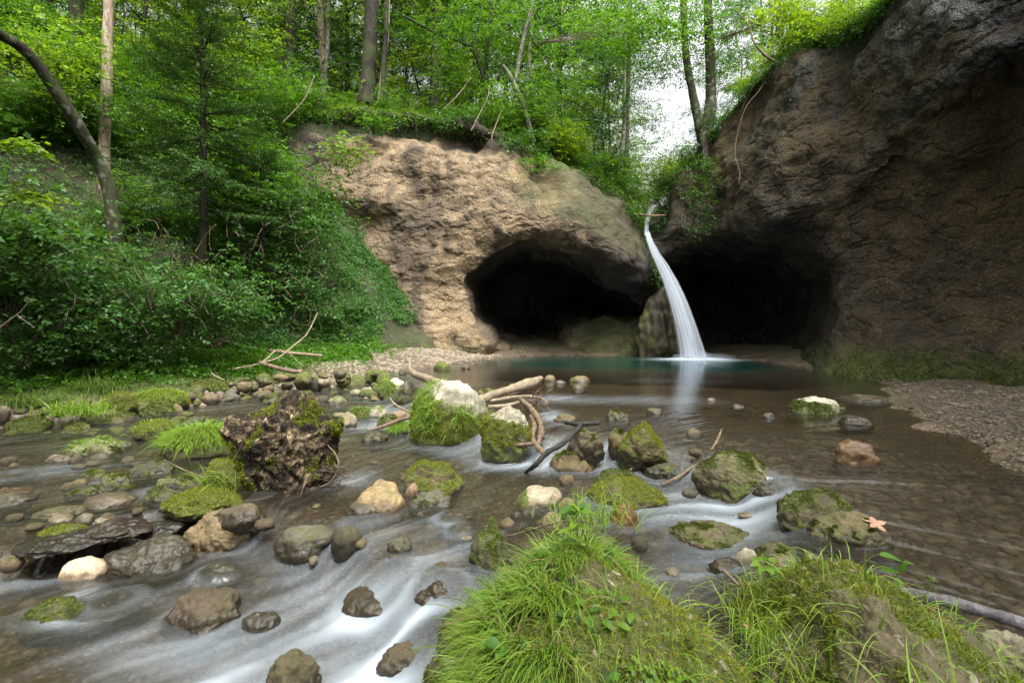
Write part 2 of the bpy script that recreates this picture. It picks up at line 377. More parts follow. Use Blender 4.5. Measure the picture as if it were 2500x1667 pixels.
M = dict(
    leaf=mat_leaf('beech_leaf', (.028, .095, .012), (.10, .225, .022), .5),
    leaf_y=mat_leaf('young_backlit_leaf', (.050, .145, .012), (.20, .31, .025), .5),  # yellow-green of young leaves, also standing in for backlit glow in the wood
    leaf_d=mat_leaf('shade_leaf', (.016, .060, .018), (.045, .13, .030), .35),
    leaf_b=mat_leaf('bluish_leaf', (.026, .085, .018), (.075, .18, .036), .4),
    needle=mat_leaf('spruce_needle', (.012, .042, .014), (.070, .165, .026), .15, .6),
    grass=mat_leaf('grass_blade', (.070, .180, .014), (.26, .37, .050), .45, .5),
    straw=mat_leaf('dry_grass', (.16, .12, .055), (.36, .28, .14), .3, .7),
    grass_d=mat_leaf('bank_grass', (.040, .090, .012), (.12, .19, .025), .35, .5),
    moss=mat_leaf('moss_tuft', (.060, .085, .008), (.29, .30, .026), .3, .8, spec=.1),
    moss_g=mat_leaf('damp_green_moss', (.025, .050, .008), (.085, .14, .018), .3, .8, spec=.1),
    moss_d=mat_leaf('dark_moss', (.030, .042, .008), (.095, .115, .016), .2, .8, spec=.1),
    bark=mat_bark('dark_bark', (.009, .007, .006), (.034, .027, .021), moss=.3),
    bark_p=mat_bark('pale_spruce_bark', (.13, .095, .070), (.34, .26, .19), lichen=.5),
    bark_g=mat_bark('grey_bark', (.055, .050, .042), (.17, .155, .13), moss=.3, lichen=.5),
    bark_m=mat_bark('mossy_bark', (.010, .008, .006), (.040, .032, .024), moss=.35, lichen=.3),
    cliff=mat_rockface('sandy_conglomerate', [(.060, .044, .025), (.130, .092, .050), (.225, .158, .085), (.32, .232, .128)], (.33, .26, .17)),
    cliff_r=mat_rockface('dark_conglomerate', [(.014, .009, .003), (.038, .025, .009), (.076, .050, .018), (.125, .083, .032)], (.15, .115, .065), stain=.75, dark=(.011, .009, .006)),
    boulder=mat_boulder(),
    bed=mat_soil('stream_bed', [(.026, .019, .010), (.060, .043, .024), (.11, .080, .046)], .6),
    hill=mat_soil('forest_floor', [(.010, .010, .005), (.024, .022, .010), (.055, .045, .024)], .25, .9),
    pebble=mat_simple('gravel_stone', (.055, .043, .028), (.24, .20, .15), 30, .7),
    drift=mat_wood('bleached_wood', (.10, .078, .050), (.27, .215, .145)),
    drift_b=mat_wood('brown_wood', (.055, .038, .026), (.19, .13, .085)),
    drift_g=mat_wood('grey_wet_wood', (.045, .042, .045), (.17, .16, .165)),
    drift_k=mat_wood('black_wet_wood', (.008, .007, .007), (.045, .040, .036)),
    drift_y=mat_wood('barked_wood', (.050, .034, .020), (.19, .14, .075)),
    stump=mat_stump(),
    root=mat_wood('thin_root', (.05, .035, .022), (.18, .13, .09)),
    dry=mat_simple('dead_leaf', (.20, .10, .05), (.30, .17, .11), 40, .6),
    water=mat_water(), fall=mat_fall(), spray=mat_fall('soft_spray', .55),
)

# ------------------------------------------------------------------ plan of the place
LINE1 = [(-4, 14), (-2.6, 10), (-1.35, 7.5), (-.65, 6.2), (-.1, 5.65), (.45, 5.5), (.95, 5.55), (1.5, 5.1), (1.9, 4.8), (2.1, 3.9), (1.9, 3.3), (1.1, 2.4), (1.0, -2)]
LINE2 = [(-12, 3.5), (-3.7, 3.45), (-3.2, 3.6), (-2.8, 4.05), (-2.0, 3.9), (-1.13, 3.34), (-.74, 3.0), (-.45, 2.66), (-.31, 2.27), (-.2, -2)]
BANK_L = [(-14, 3.0), (-9, 6.2), (-7.4, 7.2), (-6.0, 8.9), (-5.4, 10.9), (-4.5, 12.0), (-3.2, 13.4), (-2.1, 15.0), (-1.4, 17.5), (-.6, 19.2), (1.5, 20.6), (5.4, 20.9), (6.4, 24), (7, 40)]
FOOT = [(-15, 6.0), (-11.3, 10.2), (-9.4, 12.4), (-7.6, 14.0), (-5.8, 15.2), (-3.9, 17.0), (-2.75, 18.7), (-2.2, 20.0), (-2.0, 60)]
BANK_R = [(9.2, 40), (9.0, 15), (8.9, 13.3), (8.2, 10.6), (7.4, 9.2), (6.2, 7.5), (5.6, 6.5), (5.1, 5.3), (4.6, 4.2), (4.4, 3.4), (5.0, 1)]
RIM_R = [(6.9, 60), (6.9, 21.3), (7.6, 20.2), (8.3, 18.0), (9.3, 15.0), (10.4, 13), (12.2, 9), (14, 4)]
def W(x, y):
    return -.20*sst(.25, -.35, polysd(x, y, LINE1))-.20*sst(.18, -.3, polysd(x, y, LINE2))
def H1(x, y, det=True):
    wl = W(x, y); l = np.maximum(polysd(x, y, BANK_L), polysd(x, y, BANK_R))
    n = fbm(np.stack([x*.9, y*.9, 0*x], -1), 4)
    l = l+.25*n
    deep = 1.5*np.exp(-((x-3.2)/4.2)**2-((y-17.2)/2.9)**2)+.9*np.exp(-((x-6.5)/2.)**2-((y-16)/3)**2)
    bed = wl-.15-deep+.05*n
    land = wl+.05+.13*np.maximum(l, 0)*(1-.045*np.clip(l, 0, 11))+.03*n
    z = bed+(land-bed)*sst(-.55, .12, l)
    z = z+.13*sst(9.5, 12, y)*sst(.1, 1.6, l)
    if det:
        p = np.stack([x*7, y*7, 0*x+3], -1)
        d, _ = worley(p); z = z+.022*np.clip(.75-d, -.3, 1)*sst(20, 12, y)
        d, _ = worley(p*2.3+9); z = z+.010*np.clip(.75-d, -.3, 1)*sst(12, 7, y)
    return z
def H2(x, y, det=True):
    d = polysd(x, y, FOOT)
    n = fbm(np.stack([x*.35, y*.35, 0*x+5], -1), 4)
    h = .25+1.22*d+.35*n*np.clip(d, 0, 1.5)
    zc = 5.1+.03*np.maximum(y-21, 0)
    lf = zc+np.maximum(.285*y-.3-x, 0)*1.15
    plat = 10.15+.10*np.maximum(-x-9, 0)+.03*np.maximum(y-21, 0)
    lf = plat-np.logaddexp(0, (plat-lf)*2.0)/2.0+.0
    rt = zc+np.maximum(x-.315*y-.1, 0)*1.5
    pr_ = 12.5+.05*np.maximum(x-8, 0)
    rt = pr_-np.logaddexp(0, (pr_-rt)*1.5)/1.5
    back = np.where(x > .30*y, rt, lf)
    cap = 10.3+.12*np.maximum(-x-8, 0)
    hill = cap-np.logaddexp(0, (cap-h)*1.2)/1.2
    k = sst(20.3, 21.3, y-.2*n)
    z = np.where(x > 6.5, np.maximum(back, 0), np.maximum(hill, hill*(1-k)+back*k))
    if det: z = z+.12*fbm(np.stack([x*1.7, y*1.7, 0*x+9], -1), 3)
    return z

# ------------------------------------------------------------------ ground sheets
def ground_sheet():
    s = np.tan(np.linspace(-1.15, 1.05, 420)); D = np.geomspace(.7, 60, 520)
    S, DD = np.meshgrid(s, D, indexing='ij'); X = S*DD; Y = DD
    Z = H1(X, Y); l = np.maximum(polysd(X, Y, BANK_L), polysd(X, Y, BANK_R))
    moss = sst(.5, 1.6, l)*sst(15.0, 11.5, Y)*(X < 0)+.5*sst(.5, 1.2, l)*(X > 0)*sst(8.5, 11, Y)
    o = obj('stream_bed', mesh('stream_bed', np.stack([X, Y, Z], -1).reshape(-1, 3), grid_faces(*X.shape), dict(moss=moss)), M['bed'])
    tag(o, 'gravelly brown stream bed and low gravel banks around the pool', kind='structure')
ground_sheet()
def hill_sheet():
    s = np.tan(np.linspace(-1.12, .95, 430)); D = np.geomspace(5, 130, 430)
    S, DD = np.meshgrid(s, D, indexing='ij'); X = S*DD; Y = DD; Z = H2(X, Y)
    d = polysd(X, Y, FOOT); r = polysd(X, Y, RIM_R)
    # right-hand top: own height
    ok = np.where(X < -2.5, d > -.5, Y > 21.6)
    Zr = 7.1+np.minimum(np.maximum(r, 0)*.9, 5)+np.maximum(20.5-Y, 0)*.42
    right = (r > .6) & (Y < 22.5)
    Z = np.where(right, Zr, Z); ok = ok | right
    kq = ok[:-1, :-1] & ok[1:, :-1] & ok[1:, 1:] & ok[:-1, 1:]
    zz = np.stack([Z[:-1, :-1], Z[1:, :-1], Z[1:, 1:], Z[:-1, 1:]]); kq &= (zz.max(0)-zz.min(0)) < 2.4
    o = obj('hillside', mesh('hillside', np.stack([X, Y, Z], -1).reshape(-1, 3), grid_faces(*X.shape, kq), dict(moss=0*Z)), M['hill'])
    tag(o, 'steep wooded hillside and forest floor above the cliffs', kind='structure')
hill_sheet()

# ------------------------------------------------------------------ cliffs
def cliff_disp(V, N, amp=1.0, near=0.0):
    p = V; a = fbm(p*.55, 3)*.30
    p2 = p*np.array([1, 1, 1.25]); b = fbm(p2*1.7+3, 4, .55)*.060
    rg = np.abs(fbm(p2*np.array([.8, .8, 1.3])*1.3+11, 3)); c = -np.exp(-(rg/.07)**2)*.05      # cracks
    d, hsh = worley(p*np.array([3.4, 3.4, 4.4])+.35*perlin(p*2.1)[..., None]); e = (np.clip(.7-d, -.2, 1))*.028*(hsh > .3)
    d2, h2 = worley(p*np.array([8.5, 8.5, 10.5])+5); e2 = np.clip(.65-d2, -.25, 1)*.020*(h2 > .35)
    return V+N*((a+b+c+e+e2)*amp)[..., None]
def grid_normals(Q):
    du = np.gradient(Q, axis=0); dv = np.gradient(Q, axis=1); n = nrm(np.cross(du, dv))
    s = np.sign((n*(Q-np.array([0, 0, CH]))).sum(-1, keepdims=True)); return -n*np.where(s == 0, 1, s)
def cliff(name, top, bottom, pxs, nv, depth, curl, label, mat, mossf, wet_shade_f, soilf, amp=1.0):
    tx, ty = zip(*top); pt = np.interp(pxs, tx, ty)
    ncv = len(curl)
    v = np.linspace(0, 1, nv)
    PY = pt[:, None]+(bottom-pt)[:, None]*v[None]; PX = np.broadcast_to(pxs[:, None], PY.shape)
    D = depth(PX, PY); Q = P(PX, PY, D)
    # round the rim and carry the surface back over the top
    e = np.clip((PY-pt[:, None])/26.0, 0, 1); Q = Q+np.stack([0*e, .55*(1-np.sqrt(1-(1-e)**2*.98)), 0*e], -1)
    rim = Q[:, :1]; C = np.concatenate([rim+np.array([dx, dy, dz]) for dx, dy, dz in curl[::-1]], 1)
    Q = np.concatenate([C, Q], 1); N = grid_normals(Q)
    Q2 = cliff_disp(Q, N, amp)
    PXf = np.concatenate([np.repeat(PX[:, :1], ncv, 1), PX], 1); PYf = np.concatenate([np.repeat(PY[:, :1], ncv, 1), PY], 1)
    o = obj(name, mesh(name, Q2.reshape(-1, 3), grid_faces(*Q2.shape[:2]), dict(moss=mossf(Q2, N, PXf, PYf), wet=wet_shade_f(Q2, N, PXf, PYf), soil=soilf(Q2, PXf, PYf, PYf-np.interp(PXf, tx, ty)))), mat)
    tag(o, label, kind='structure'); return Q2, N
CAVE = [(1138, 745), (1148, 670), (1188, 618), (1260, 596), (1340, 606), (1440, 650), (1560, 740), (1605, 768), (1540, 782), (1420, 792), (1390, 800), (1385, 850), (1215, 852), (1182, 815)]
dc = tps([(550, 250, 21.6), (650, 265, 21.4), (800, 265, 21), (1000, 275, 20.7), (1200, 305, 20.4), (1320, 370, 20.4), (1450, 435, 20.6), (1540, 500, 21), (1580, 565, 21.3), (1630, 700, 21.2),
          (600, 500, 20.9), (700, 450, 20.5), (850, 420, 20.1), (1000, 420, 19.8), (1150, 430, 19.5), (1300, 450, 19.2), (1450, 510, 19.4), (1540, 570, 20.0),
          (600, 700, 20.4), (750, 650, 20.4), (900, 560, 20), (1050, 560, 19.5), (1200, 560, 18.8), (1350, 575, 18.2), (1440, 600, 18.3), (1510, 640, 18.7), (1600, 650, 19.9),
          (1350, 640, 20.2), (1440, 680, 20.8), (1540, 725, 20.9), (1000, 680, 19.5), (1110, 640, 19.3), (1090, 780, 19.1), (1190, 840, 19.0), (1000, 800, 18.9), (900, 860, 18.8), (750, 880, 19), (600, 900, 19.5),
          (1450, 805, 22.2), (1550, 790, 21.8), (1480, 850, 21.0), (1400, 865, 21.2), (1600, 810, 20.6), (1640, 880, 19.9), (1580, 870, 20.3), (1250, 870, 21.2), (1300, 900, 21)], 2)
def depth_c(px, py):
    s = polyin(px+14*perlin(np.stack([px/60, py/60, 0*px], -1)), py+14*perlin(np.stack([px/60, py/60, 0*px+4], -1)), CAVE)
    d = dc(px, py)+7.5*sst(-6, 80, s)+.35*np.sin(np.clip((py-760)/14., 0, 8))*sst(770, 790, py)*sst(1380, 1420, px)*.3
    tt_ = py-np.interp(px, [550, 1000, 1250], [262, 272, 330]); d = d+.9*sst(6, 22, tt_)*sst(75, 45, tt_+12*perlin(np.stack([px/40, py/40, 0*px], -1)))*sst(1230, 1150, px)
    # a lip of soil over the shaded top left, ledges on the left flank
    d = d+.5*sst(330, 300, py)*sst(1150, 700, px)*0+.25*np.sin((py-px*.25)/23.)*sst(1080, 880, px)*sst(430, 500, py)
    return d
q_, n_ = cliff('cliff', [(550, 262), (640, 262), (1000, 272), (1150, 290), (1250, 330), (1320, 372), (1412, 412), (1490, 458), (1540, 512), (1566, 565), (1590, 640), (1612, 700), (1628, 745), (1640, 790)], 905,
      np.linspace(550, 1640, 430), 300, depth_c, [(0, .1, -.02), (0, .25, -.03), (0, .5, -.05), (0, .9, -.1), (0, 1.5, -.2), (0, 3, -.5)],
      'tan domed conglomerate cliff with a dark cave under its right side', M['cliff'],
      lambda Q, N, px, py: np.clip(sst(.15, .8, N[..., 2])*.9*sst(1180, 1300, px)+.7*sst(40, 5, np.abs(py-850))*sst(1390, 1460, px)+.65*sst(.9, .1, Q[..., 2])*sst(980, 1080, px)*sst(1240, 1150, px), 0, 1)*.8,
      lambda Q, N, px, py: np.clip(sst(1540, 1590, px)*sst(600, 680, py)+1.0*sst(-16, 22, polyin(px, py, CAVE))*(1-sst(1300, 1400, px)*sst(765, 790, py))+sst(1330, 1400, px)*sst(640, 700, py)*sst(775, 755, py), 0, 1),  # damp beside the fall, plus shade painted into cave and dome underside
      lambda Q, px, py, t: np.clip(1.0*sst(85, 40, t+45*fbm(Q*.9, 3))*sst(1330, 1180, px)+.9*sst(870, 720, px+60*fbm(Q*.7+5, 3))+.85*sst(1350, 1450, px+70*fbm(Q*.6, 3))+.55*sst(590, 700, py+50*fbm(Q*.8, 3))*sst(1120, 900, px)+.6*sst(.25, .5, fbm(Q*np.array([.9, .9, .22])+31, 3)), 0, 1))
RCAVE = [(1645, 640), (1700, 606), (1800, 604), (1905, 598), (1965, 640), (2020, 676), (2031, 750), (2016, 815), (1992, 875), (1960, 905), (1600, 905), (1610, 700)]
dr = tps([(1560, 520, 22.5), (1600, 640, 21.5), (1640, 475, 21), (1660, 445, 20.8), (1620, 800, 21.8), (1700, 390, 20), (1750, 500, 18.6), (1690, 600, 19.8), (1700, 700, 21.5), (1700, 860, 21.5),
          (1760, 330, 19), (1850, 210, 17.4), (1850, 400, 16.3), (1850, 550, 16.2), (1850, 650, 18), (1850, 750, 19.2), (1850, 860, 19.4), (1950, 110, 16.0), (1960, 700, 16.3),
          (2050, 55, 15), (2050, 250, 13.8), (2050, 450, 13.6), (2040, 600, 14.2), (2045, 700, 14.2), (2015, 850, 14.0), (1985, 905, 13.7),
          (2200, -40, 12.0), (2250, 60, 10.6), (2250, 200, 10.7), (2250, 400, 11.3), (2250, 600, 11.7), (2250, 800, 11.2), (2200, 945, 10.6),
          (2500, -150, 8.3), (2500, 100, 8.4), (2500, 300, 9.0), (2500, 600, 9.4), (2500, 800, 8.9), (2500, 985, 8.1),
          (2800, -400, 6.4), (2800, 0, 6.6), (2800, 300, 7.2), (2800, 700, 7.4), (2800, 1050, 6.4), (2350, 1000, 9.2)], 2)
RIDGE = [(2600, 60), (2500, 122), (2400, 165), (2330, 212), (2240, 262), (2180, 305), (2120, 400), (2040, 500), (1960, 560)]
def depth_r(px, py):
    s = polyin(px+16*perlin(np.stack([px/70, py/70, 0*px+8], -1)), py, RCAVE)
    wx = 28*fbm(np.stack([px/90, py/90, 0*px+2], -1), 3); r = -polysd(px+wx, py+wx, RIDGE)      # travelling left/down: positive side is below the ridge on the page
    d = dr(px, py)+4.2*sst(-35, 130, s)
    k = sst(60, 200, px-1940)
    return d-k*.16*np.exp(-(r/45.)**2)+k*.10*sst(-10, 60, r)*np.exp(-(r/200.)**2)
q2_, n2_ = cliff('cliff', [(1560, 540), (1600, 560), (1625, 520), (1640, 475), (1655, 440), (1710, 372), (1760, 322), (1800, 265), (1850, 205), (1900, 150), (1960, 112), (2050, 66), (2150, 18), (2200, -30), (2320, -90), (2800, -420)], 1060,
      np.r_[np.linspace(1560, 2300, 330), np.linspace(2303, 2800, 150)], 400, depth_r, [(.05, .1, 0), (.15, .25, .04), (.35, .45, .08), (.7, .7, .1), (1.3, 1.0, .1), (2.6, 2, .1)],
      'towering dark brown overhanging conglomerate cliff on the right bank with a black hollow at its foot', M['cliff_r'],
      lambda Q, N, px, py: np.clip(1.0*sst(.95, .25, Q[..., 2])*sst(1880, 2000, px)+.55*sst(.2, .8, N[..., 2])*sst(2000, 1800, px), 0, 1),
      lambda Q, N, px, py: np.clip(sst(45, 8, np.abs(-polysd(px, py, RIDGE)+15))*sst(1980, 2250, px)+.9*sst(-190, 30, polyin(px, py, RCAVE)-60*sst(1980, 2060, px))+.95*sst(.28, .55, .6*fbm(Q*np.array([.6, .6, .25])+2, 3)+.9*sst(0, 160, polysd(px, py, RIDGE))*sst(1850, 2150, px)-.5*(polysd(px, py, RIDGE) < 0)*sst(1960, 2060, px)), 0, 1)*sst(.2, 1.1, Q[..., 2]+.8*sst(2040, 1990, px)),  # damp bands, plus painted shade blackening the hollow and fading out above it
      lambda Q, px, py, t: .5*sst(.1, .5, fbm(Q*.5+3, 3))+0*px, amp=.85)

# ------------------------------------------------------------------ boulders: photo box x0,y0,x1,y1, colour, angularity, moss, label
TAN, GREY, DARK, WHITE, PINK, ORANGE, BROWN, PALE = (.135, .102, .055), (.082, .075, .060), (.036, .031, .024), (.42, .385, .30), (.19, .125, .085), (.21, .085, .025), (.070, .053, .034), (.21, .185, .135)
BO = [
 (464, 1248, 612, 1346, TAN, .55, .25, 'large tan boulder with a pointed crown standing in the near rapids'),
 (155, 1357, 256, 1419, (.55, .44, .31), .0, .0, 'smooth round cream and pink stone at the left water edge'),
 (266, 1307, 464, 1398, GREY, .3, .0, 'broad wet grey slab with a white lichen patch beside the round cream stone'),
 (345, 1346, 471, 1399, DARK, .1, .05, 'long dark grey stone lying against the front of the broad wet slab'),
 (679, 1282, 818, 1343, GREY, .1, .35, 'dark oval stone with a mossy back, larger of two side by side in the rapids'),
 (809, 1282, 880, 1343, DARK, .1, .0, 'upright dark oval stone, smaller of two side by side in the rapids'),
 (491, 1352, 589, 1421, GREY, .2, .0, 'glossy stone with water sliding over it in front of the pointed tan boulder'),
 (71, 1459, 190, 1530, DARK, .2, .9, 'dark mossy stone at the near left of the stream'),
 (175, 1452, 357, 1512, GREY, .3, .0, 'wet slab trailing right from the dark mossy stone at the near left'),
 (410, 1434, 590, 1536, BROWN, .5, .0, 'brown wedge shaped slab in the near rapids'),
 (596, 1492, 682, 1541, GREY, .3, .0, 'small wet stone above the white spout in the near rapids'),
 (652, 1585, 782, 1700, BROWN, .2, .35, 'brown mossy boulder cut off by the bottom edge of the photo'),
 (-20, 1190, 66, 1211, TAN, .2, .2, 'flat pale slab at the left edge, resting behind another stone'),
 (-20, 1203, 76, 1234, GREY, .1, .2, 'low grey stone at the left edge in front of a flat pale slab'),
 (203, 1141, 260, 1176, GREY, .3, .7, 'small mossy stone left of the stump, farther of two'),
 (246, 1153, 324, 1201, GREY, .4, .7, 'rounded mossy stone left of the stump, nearer of two'),
 (168, 1188, 258, 1212, DARK, .3, .5, 'low dark mossy stone touching the rounded mossy stone left of the stump'),
 (205, 1203, 322, 1238, PALE, .1, .0, 'flat pinkish grey stone just under the water left of the moss cushion'),
 (93, 1236, 199, 1261, PALE, .2, .4, 'flat pale stone with mossy side at the left of the stream'),
 (121, 1255, 174, 1273, WHITE, .0, .0, 'small flat white stone below a flat pale one'),
 (187, 1252, 228, 1276, PALE, .0, .0, 'small round pale grey stone beside the flat white one'),
 (104, 1268, 200, 1310, BROWN, .3, .9, 'mossy lump on the wet dark ledge at left'),
 (60, 1288, 255, 1338, DARK, .6, .0, 'dark wet jagged ledge at the left of the stream'),
 (200, 1259, 358, 1310, (.06, .042, .034), .3, .0, 'long low reddish brown rock with a pink leaf speck at left'),
 (340, 1262, 440, 1300, DARK, .6, .0, 'wet black ledge running right from the reddish brown rock'),
 (311, 1125, 425, 1161, DARK, .2, .5, 'long low dark rock behind the stump moss, under a green sprig'),
 (371, 1159, 500, 1220, GREY, .4, .6, 'sloping grey slab left of the moss dome'),
 (404, 1196, 580, 1252, BROWN, .2, 1.3, 'low yellow green moss cushion in front of the stump'),
 (505, 1114, 625, 1202, BROWN, .1, 1.5, 'bright moss dome growing against the left foot of the stump'),
 (532, 1232, 642, 1276, BROWN, .2, .1, 'brown boulder half under water below the stump'),
 (-10, 1141, 82, 1170, GREY, .1, .0, 'stone under a smooth hump of water at far left'),
 (118, 1108, 180, 1126, PALE, .2, .0, 'low pale stone behind the far left riffle'),
 (178, 1070, 290, 1118, PALE, .4, .45, 'pale rock with a tuft of grass hanging over its face'),
 (271, 1074, 322, 1091, GREY, .3, .4, 'small flat stone right of the pale grass tufted rock'),
 (332, 1025, 426, 1075, BROWN, .3, 1.2, 'mossy hump with yellow green crown between grassy hummocks'),
 (402, 1042, 578, 1118, BROWN, .1, 1.1, 'rounded hummock covered in hanging grass left of the stump'),
 (25, 1016, 116, 1057, DARK, .1, 1.2, 'dark moss covered boulder at the far left bank'),
 (155, 1030, 216, 1059, BROWN, .3, .7, 'small brown mossy stone on the left bank edge'),
 (203, 996, 322, 1033, BROWN, .2, .7, 'wide low boulder with brown green moss on the left bank'),
 (252, 954, 331, 996, BROWN, .1, 1.4, 'domed moss covered boulder on the left bank, left of the widest one'),
 (327, 950, 456, 992, BROWN, .1, 1.5, 'wide moss and grass covered boulder on the left bank'),
 (323, 973, 373, 1003, BROWN, .2, .9, 'olive mossy stone in front of the wide moss covered boulder'),
 (346, 986, 427, 1017, DARK, .3, 1.0, 'dark mossy boulder at the water edge below the wide grassy one'),
 (420, 984, 447, 1011, TAN, .4, .0, 'small tan angular stone right of the dark mossy boulder'),
 (446, 1014, 523, 1033, DARK, .3, .5, 'flat dark stone midstream left of the stump'),
 (539, 1013, 583, 1035, TAN, .4, .0, 'small tan stone just left of the stump'),
 (393, 890, 458, 936, PALE, .6, .0, 'banded pale boulder standing in the bank grass under a small stone'),
 (461, 922, 566, 958, DARK, .3, 1.3, 'mossy flat boulder at the water edge right of the banded pale one'),
 (-10, 989, 24, 1016, PALE, .5, .2, 'pale angular stone at the left edge of the photo'),
 (494, 959, 533, 978, TAN, .2, .0, 'flat tan stone in the left channel'),
 (540, 955, 585, 978, GREY, .2, .2, 'flat grey stone in the left channel beside the tan one'),
 (611, 951, 668, 971, BROWN, .3, .3, 'low brown stone behind the stump, left one'),
 (718, 908, 762, 938, BROWN, .2, 1.1, 'mossy stone behind the stump, left of a darker one'),
 (757, 916, 785, 940, DARK, .3, .7, 'dark round stone behind the stump'),
 (818, 901, 858, 930, BROWN, .1, 1.5, 'bright moss topped stone on the gravel behind the stump'),
 (846, 913, 894, 942, BROWN, .2, 1.0, 'olive mossy stone right of the bright moss topped one'),
 (778, 932, 808, 950, BROWN, .3, .5, 'small brown stone between the mossy ones behind the stump'),
 (890, 901, 926, 927, BROWN, .2, 1.4, 'green moss stone beside the grey sided boulder'),
 (920, 907, 958, 933, BROWN, .3, 1.4, 'yellow moss stone left of the small pale slab'),
 (923, 926, 968, 967, DARK, .2, 1.3, 'grass topped dark stone left of the grey and moss boulder'),
 (963, 931, 1035, 977, GREY, .5, .75, 'grey topped boulder with a mossy front left of the largest mossy boulder'),
 (946, 921, 993, 948, WHITE, .3, .0, 'small pale slab behind the grass topped stone'),
 (803, 965, 850, 986, PALE, .4, .5, 'pale pointed stone with a moss streak in the left channel'),
 (854, 996, 912, 1019, DARK, .2, 1.0, 'dark mossy stone with a grass sprig in the left channel'),
 (900, 988, 948, 1018, BROWN, .4, .7, 'brown double lump stone in the left channel'),
 (800, 1003, 872, 1046, PALE, .5, .15, 'pale slab touching the right side of the stump'),
 (923, 1010, 976, 1043, DARK, .3, .9, 'dark mossy stone under the grey driftwood'),
 (954, 1000, 1004, 1024, PINK, .4, .0, 'pinkish stone beside the largest mossy boulder'),
 (956, 1033, 996, 1058, BROWN, .1, .2, 'small reddish stone at the left foot of the largest mossy boulder'),
 (881, 1052, 945, 1077, BROWN, .3, .4, 'flat brown stone in still water right of the stump'),
 (1006, 924, 1200, 1074, PALE, .45, .95, 'largest mossy boulder, white topped, with hanging grass in midstream'),
 (1170, 989, 1295, 1088, PALE, .55, 1.3, 'mossy boulder with a bleached top under the driftwood'),
 (1059, 881, 1101, 904, DARK, .2, 1.3, 'dark green moss stone on the pale gravel spit'),
 (1127, 889, 1148, 901, BROWN, .3, .4, 'small stone at the edge of the pool'),
 (1044, 872, 1074, 886, BROWN, .2, .9, 'tiny mossy stone behind the dark green one on the spit'),
 (1006, 869, 1034, 883, BROWN, .2, .9, 'tiny mossy stone at the tip of the pale trunk'),
 (1329, 915, 1358, 931, TAN, .4, .2, 'small pointed tan stone at the end of the driftwood log'),
 (1391, 917, 1440, 933, TAN, .1, .3, 'flat oval stone out in the pool'),
 (1354, 928, 1383, 937, GREY, .1, .0, 'small low grey stone in the pool by the driftwood'),
 (1395, 938, 1432, 951, BROWN, .1, .1, 'low brown stone breaking the pool surface'),
 (1352, 1009, 1405, 1033, TAN, .2, .15, 'round tan stone at the lip of the little rapids'),
 (1160, 946, 1222, 968, TAN, .3, .6, 'flat stone behind the driftwood logs'),
 (994, 1123, 1125, 1209, TAN, .6, .95, 'blocky green mossy boulder resting on smaller stones'),
 (870, 1174, 986, 1252, (.25, .19, .10), .9, .3, 'angular yellow tan boulder leaning to the left'),
 (989, 1180, 1024, 1214, PINK, .2, .0, 'round pinkish stone under the blocky mossy boulder'),
 (997, 1196, 1100, 1242, GREY, .2, .45, 'rounded grey stone under the blocky mossy boulder'),
 (842, 1221, 932, 1254, BROWN, .1, .1, 'low brown stone under the angular tan boulder'),
 (1262, 1183, 1372, 1236, (.32, .27, .19), .1, .35, 'smooth pale topped stone with a moss patch on its left end'),
 (1283, 1226, 1328, 1242, BROWN, .1, .0, 'low brown stone in front of the smooth pale topped one'),
 (1362, 1214, 1414, 1243, TAN, .1, .0, 'half sunk tan stone behind the tall nettle'),
 (1345, 1090, 1449, 1148, TAN, .4, .65, 'tan and mossy boulder right of the black branch'),
 (1388, 1044, 1473, 1098, BROWN, .3, .5, 'brown boulder under the upper arm of the black branch'),
 (1485, 1044, 1541, 1090, TAN, .5, .6, 'square shouldered stone left of the pointed mossy boulder'),
 (1508, 1030, 1636, 1110, TAN, .75, 1.0, 'pointed olive mossy boulder at the lip of the rapids'),
 (1475, 999, 1539, 1026, BROWN, .3, .5, 'low brown mossy stone in the fast shallow water'),
 (1578, 995, 1619, 1011, BROWN, .3, .1, 'small low stone upstream of the pointed mossy boulder'),
 (1096, 1264, 1168, 1309, DARK, .1, .0, 'dark grey stone, rounded, in front of a sunken sloping slab'),
 (1073, 1236, 1164, 1282, BROWN, .3, .0, 'sunken sloping slab behind a dark grey stone'),
 (1246, 1248, 1276, 1268, BROWN, .1, .0, 'pebble sized stone left of two brown ones near the mound'),
 (1269, 1239, 1321, 1262, BROWN, .1, .0, 'flat brown stone near the mound'),
 (1319, 1248, 1380, 1296, TAN, .1, .0, 'rounded brown stone behind the nettle stem'),
 (1492, 1223, 1558, 1279, ORANGE, .4, .0, 'orange brown glossy cobble'),
 (1442, 1168, 1620, 1240, BROWN, .2, 1.0, 'wide mossy rock, front one of a pair, behind the orange cobble'),
 (1448, 1143, 1570, 1200, DARK, .5, .9, 'dark mossy rock rising behind the wide mossy one'),
 (1566, 1123, 1664, 1161, DARK, .2, .4, 'dark rock under the pale twig'),
 (1144, 1304, 1246, 1390, DARK, .8, .7, 'dark mossy pyramid shaped stone left of the big grassy mound'),
 (948, 1312, 1008, 1345, GREY, .2, .4, 'small stone with a moss fleck in the middle of the near rapids'),
 (1010, 1375, 1160, 1480, BROWN, .2, .0, 'wet brown dome with water sheeting round it left of the grassy mound'),
 (840, 1408, 1020, 1500, BROWN, .1, .0, 'smooth dome covered by silky white water'),
 (930, 1532, 1090, 1645, BROWN, .2, .0, 'submerged brown slab beside the white foam'),
 (1070, 1478, 1146, 1595, DARK, .3, .8, 'dark mossy rock against the left flank of the grassy mound'),
 (1034, 1600, 1096, 1690, DARK, .3, .9, 'dark mossy rock at the bottom edge left of the grassy mound'),
